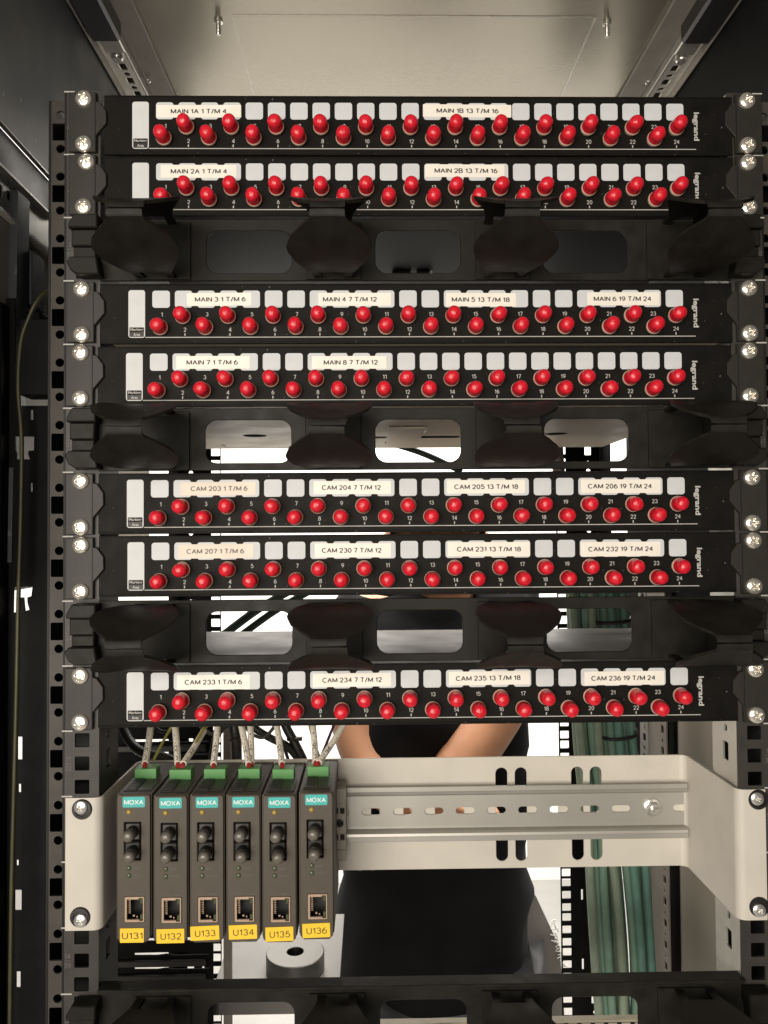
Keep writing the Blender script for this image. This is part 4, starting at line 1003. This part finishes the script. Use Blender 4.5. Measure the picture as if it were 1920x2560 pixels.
# hands: palm plus four fingers and a thumb on each wrist
for sd, wr, dr in (('l', 'lw', Vector((0.75, -0.6, 0.15))), ('r', 'rw', Vector((-0.85, -0.35, -0.3)))):
    dr.normalize(); wv = Vector(J[wr]); sidev = dr.cross(Vector((0, 0, 1))).normalized(); upv = sidev.cross(dr).normalized()
    J[sd + 'palm'] = tuple(wv + dr * 46); rad[sd + 'palm'] = (30, 17); E_.append((wr, sd + 'palm'))
    for k, (off, ln) in enumerate(((26, 62), (9, 72), (-9, 68), (-25, 52))):
        b = wv + dr * 84 + sidev * off
        for q, (fr_, dn) in enumerate(((0, 0), (0.5, -8), (0.85, -24))):
            J['%sf%d%d' % (sd, k, q)] = tuple(b + dr * ln * fr_ + upv * dn); rad['%sf%d%d' % (sd, k, q)] = 9.5 - q * 0.8
        E_.append((sd + 'palm', '%sf%d0' % (sd, k))); E_.append(('%sf%d0' % (sd, k), '%sf%d1' % (sd, k))); E_.append(('%sf%d1' % (sd, k), '%sf%d2' % (sd, k)))
    b = wv + dr * 30 + sidev * 34
    for q, (p, dn) in enumerate(((0, -4), (30, -14), (52, -22))):
        J['%st%d' % (sd, q)] = tuple(b + (dr * 0.8 + sidev * 0.5) * p + upv * dn); rad['%st%d' % (sd, q)] = 10.5 - q
    E_.append((sd + 'palm', sd + 't0')); E_.append((sd + 't0', sd + 't1')); E_.append((sd + 't1', sd + 't2'))
K = list(J)
def sub(keys, scale=1.0, grow=0.0, over=None, rov=None):
    pts = []; rs = []
    for k in keys:
        p = (over or {}).get(k, J[k]); pts.append(tuple(Vector(p) - o)); r = (rov or {}).get(k, rad[k])
        rs.append(tuple(x * scale + grow for x in r) if isinstance(r, tuple) else r * scale + grow)
    ed = [(keys.index(a), keys.index(b)) for a, b in E_ if a in keys and b in keys]
    return pts, ed, rs
p_, e_, r_ = sub(K)
skinned('body', p_, e_, r_, M['skin'], pr, 2)
ks = ['pel', 'wst', 'chs', 'shc', 'nek', 'ls', 'rs', 'le', 're']
mid = {'nek': (42, 776, -430), 'shc': (80, 790, -500), 'pel': (70, 805, -1190), 'wst': (72, 800, -930), 'le': tuple((Vector(J['ls']) * 0.42 + Vector(J['le']) * 0.58)), 're': tuple((Vector(J['rs']) * 0.5 + Vector(J['re']) * 0.5))}
p_, e_, r_ = sub(ks, 1.08, 10, mid, {'pel': (165, 112), 'wst': (172, 108)})
from mathutils import noise as mn
def folds(co):
    d = mn.noise(co * 8.0) * 0.026 + abs(mn.noise(Vector((co.x * 7 + co.z * 13, co.y * 5, co.z * 6)))) * 0.022 + mn.noise(co * 22) * 0.007
    c = Vector((0, 0.0, co.z)); n_ = (co - c); n_.z = 0
    return co + n_.normalized() * d
skinned('t_shirt', p_, e_, r_, M['shirt'], pr, 3, post=folds)
kt = ['pel', 'lh', 'lk', 'la', 'rh', 'rk', 'ra']
p_, e_, r_ = sub(kt, 1.05, 9)
skinned('trousers', p_, e_, r_, M['trouser'], pr, 2)
hv = Vector((76, 760, -330)) - o
hair = MB(); n = 20
for i in range(7):
    a = R(4 + 86 * i / 6)
    for k in range(n):
        b = 2 * math.pi * k / n
        dn = 60 if math.sin(b) > -0.3 else 0
        hair.v.append((hv.x + 82 * math.sin(a) * math.cos(b), hv.y + 8 + 98 * math.sin(a) * math.sin(b), hv.z + 22 + 92 * math.cos(a) - (dn * (i / 6) ** 2)))
for i in range(6):
    for k in range(n): hair.f.append((i * n + k, (i + 1) * n + k, (i + 1) * n + (k + 1) % n, i * n + (k + 1) % n))
hair.f.append(tuple(range(n)))
hair.build('hair', M['hair'], pr)
for sg in (-1, 1):
    e = MB().lathe([(0.5, 12), (6, 11), (10, 7), (12, 0), (10, -7)], 16, (hv.x + sg * 31, hv.y - 80, hv.z + 4)).build('eye', M['eyewhite'], pr)
    MB().lathe([(0.3, 13.2), (3, 13), (5, 11.6)], 14, (hv.x + sg * 31, hv.y - 80, hv.z + 4)).build('iris', M['hair'], e)
    MB().tube([(hv.x + sg * 16, hv.y - 88, hv.z + 20), (hv.x + sg * 32, hv.y - 88, hv.z + 25), (hv.x + sg * 46, hv.y - 78, hv.z + 20)], 3, 8, 4).build('eyebrow', M['hair'], pr)
    MB().tube([(hv.x + sg * 76, hv.y + 4, hv.z + 18), (hv.x + sg * 86, hv.y + 10, hv.z + 4), (hv.x + sg * 80, hv.y + 4, hv.z - 22)], [7] * 5 + [10] * 4 + [6] * 6, 10, 6).build('ear', M['skin'], pr)
MB().tube([(hv.x, hv.y - 84, hv.z + 12), (hv.x, hv.y - 96, hv.z - 8), (hv.x, hv.y - 102, hv.z - 24), (hv.x, hv.y - 82, hv.z - 30)], [7] * 7 + [11] * 8 + [13] * 8, 12, 6).build('nose', M['skin'], pr)
MB().tube([(hv.x - 24, hv.y - 78, hv.z - 52), (hv.x, hv.y - 85, hv.z - 50), (hv.x + 24, hv.y - 78, hv.z - 52)], [3, 4, 5, 6, 6, 6, 6, 5, 4, 3, 3, 3, 3], 10, 6).build('mouth', M['lip'], pr)
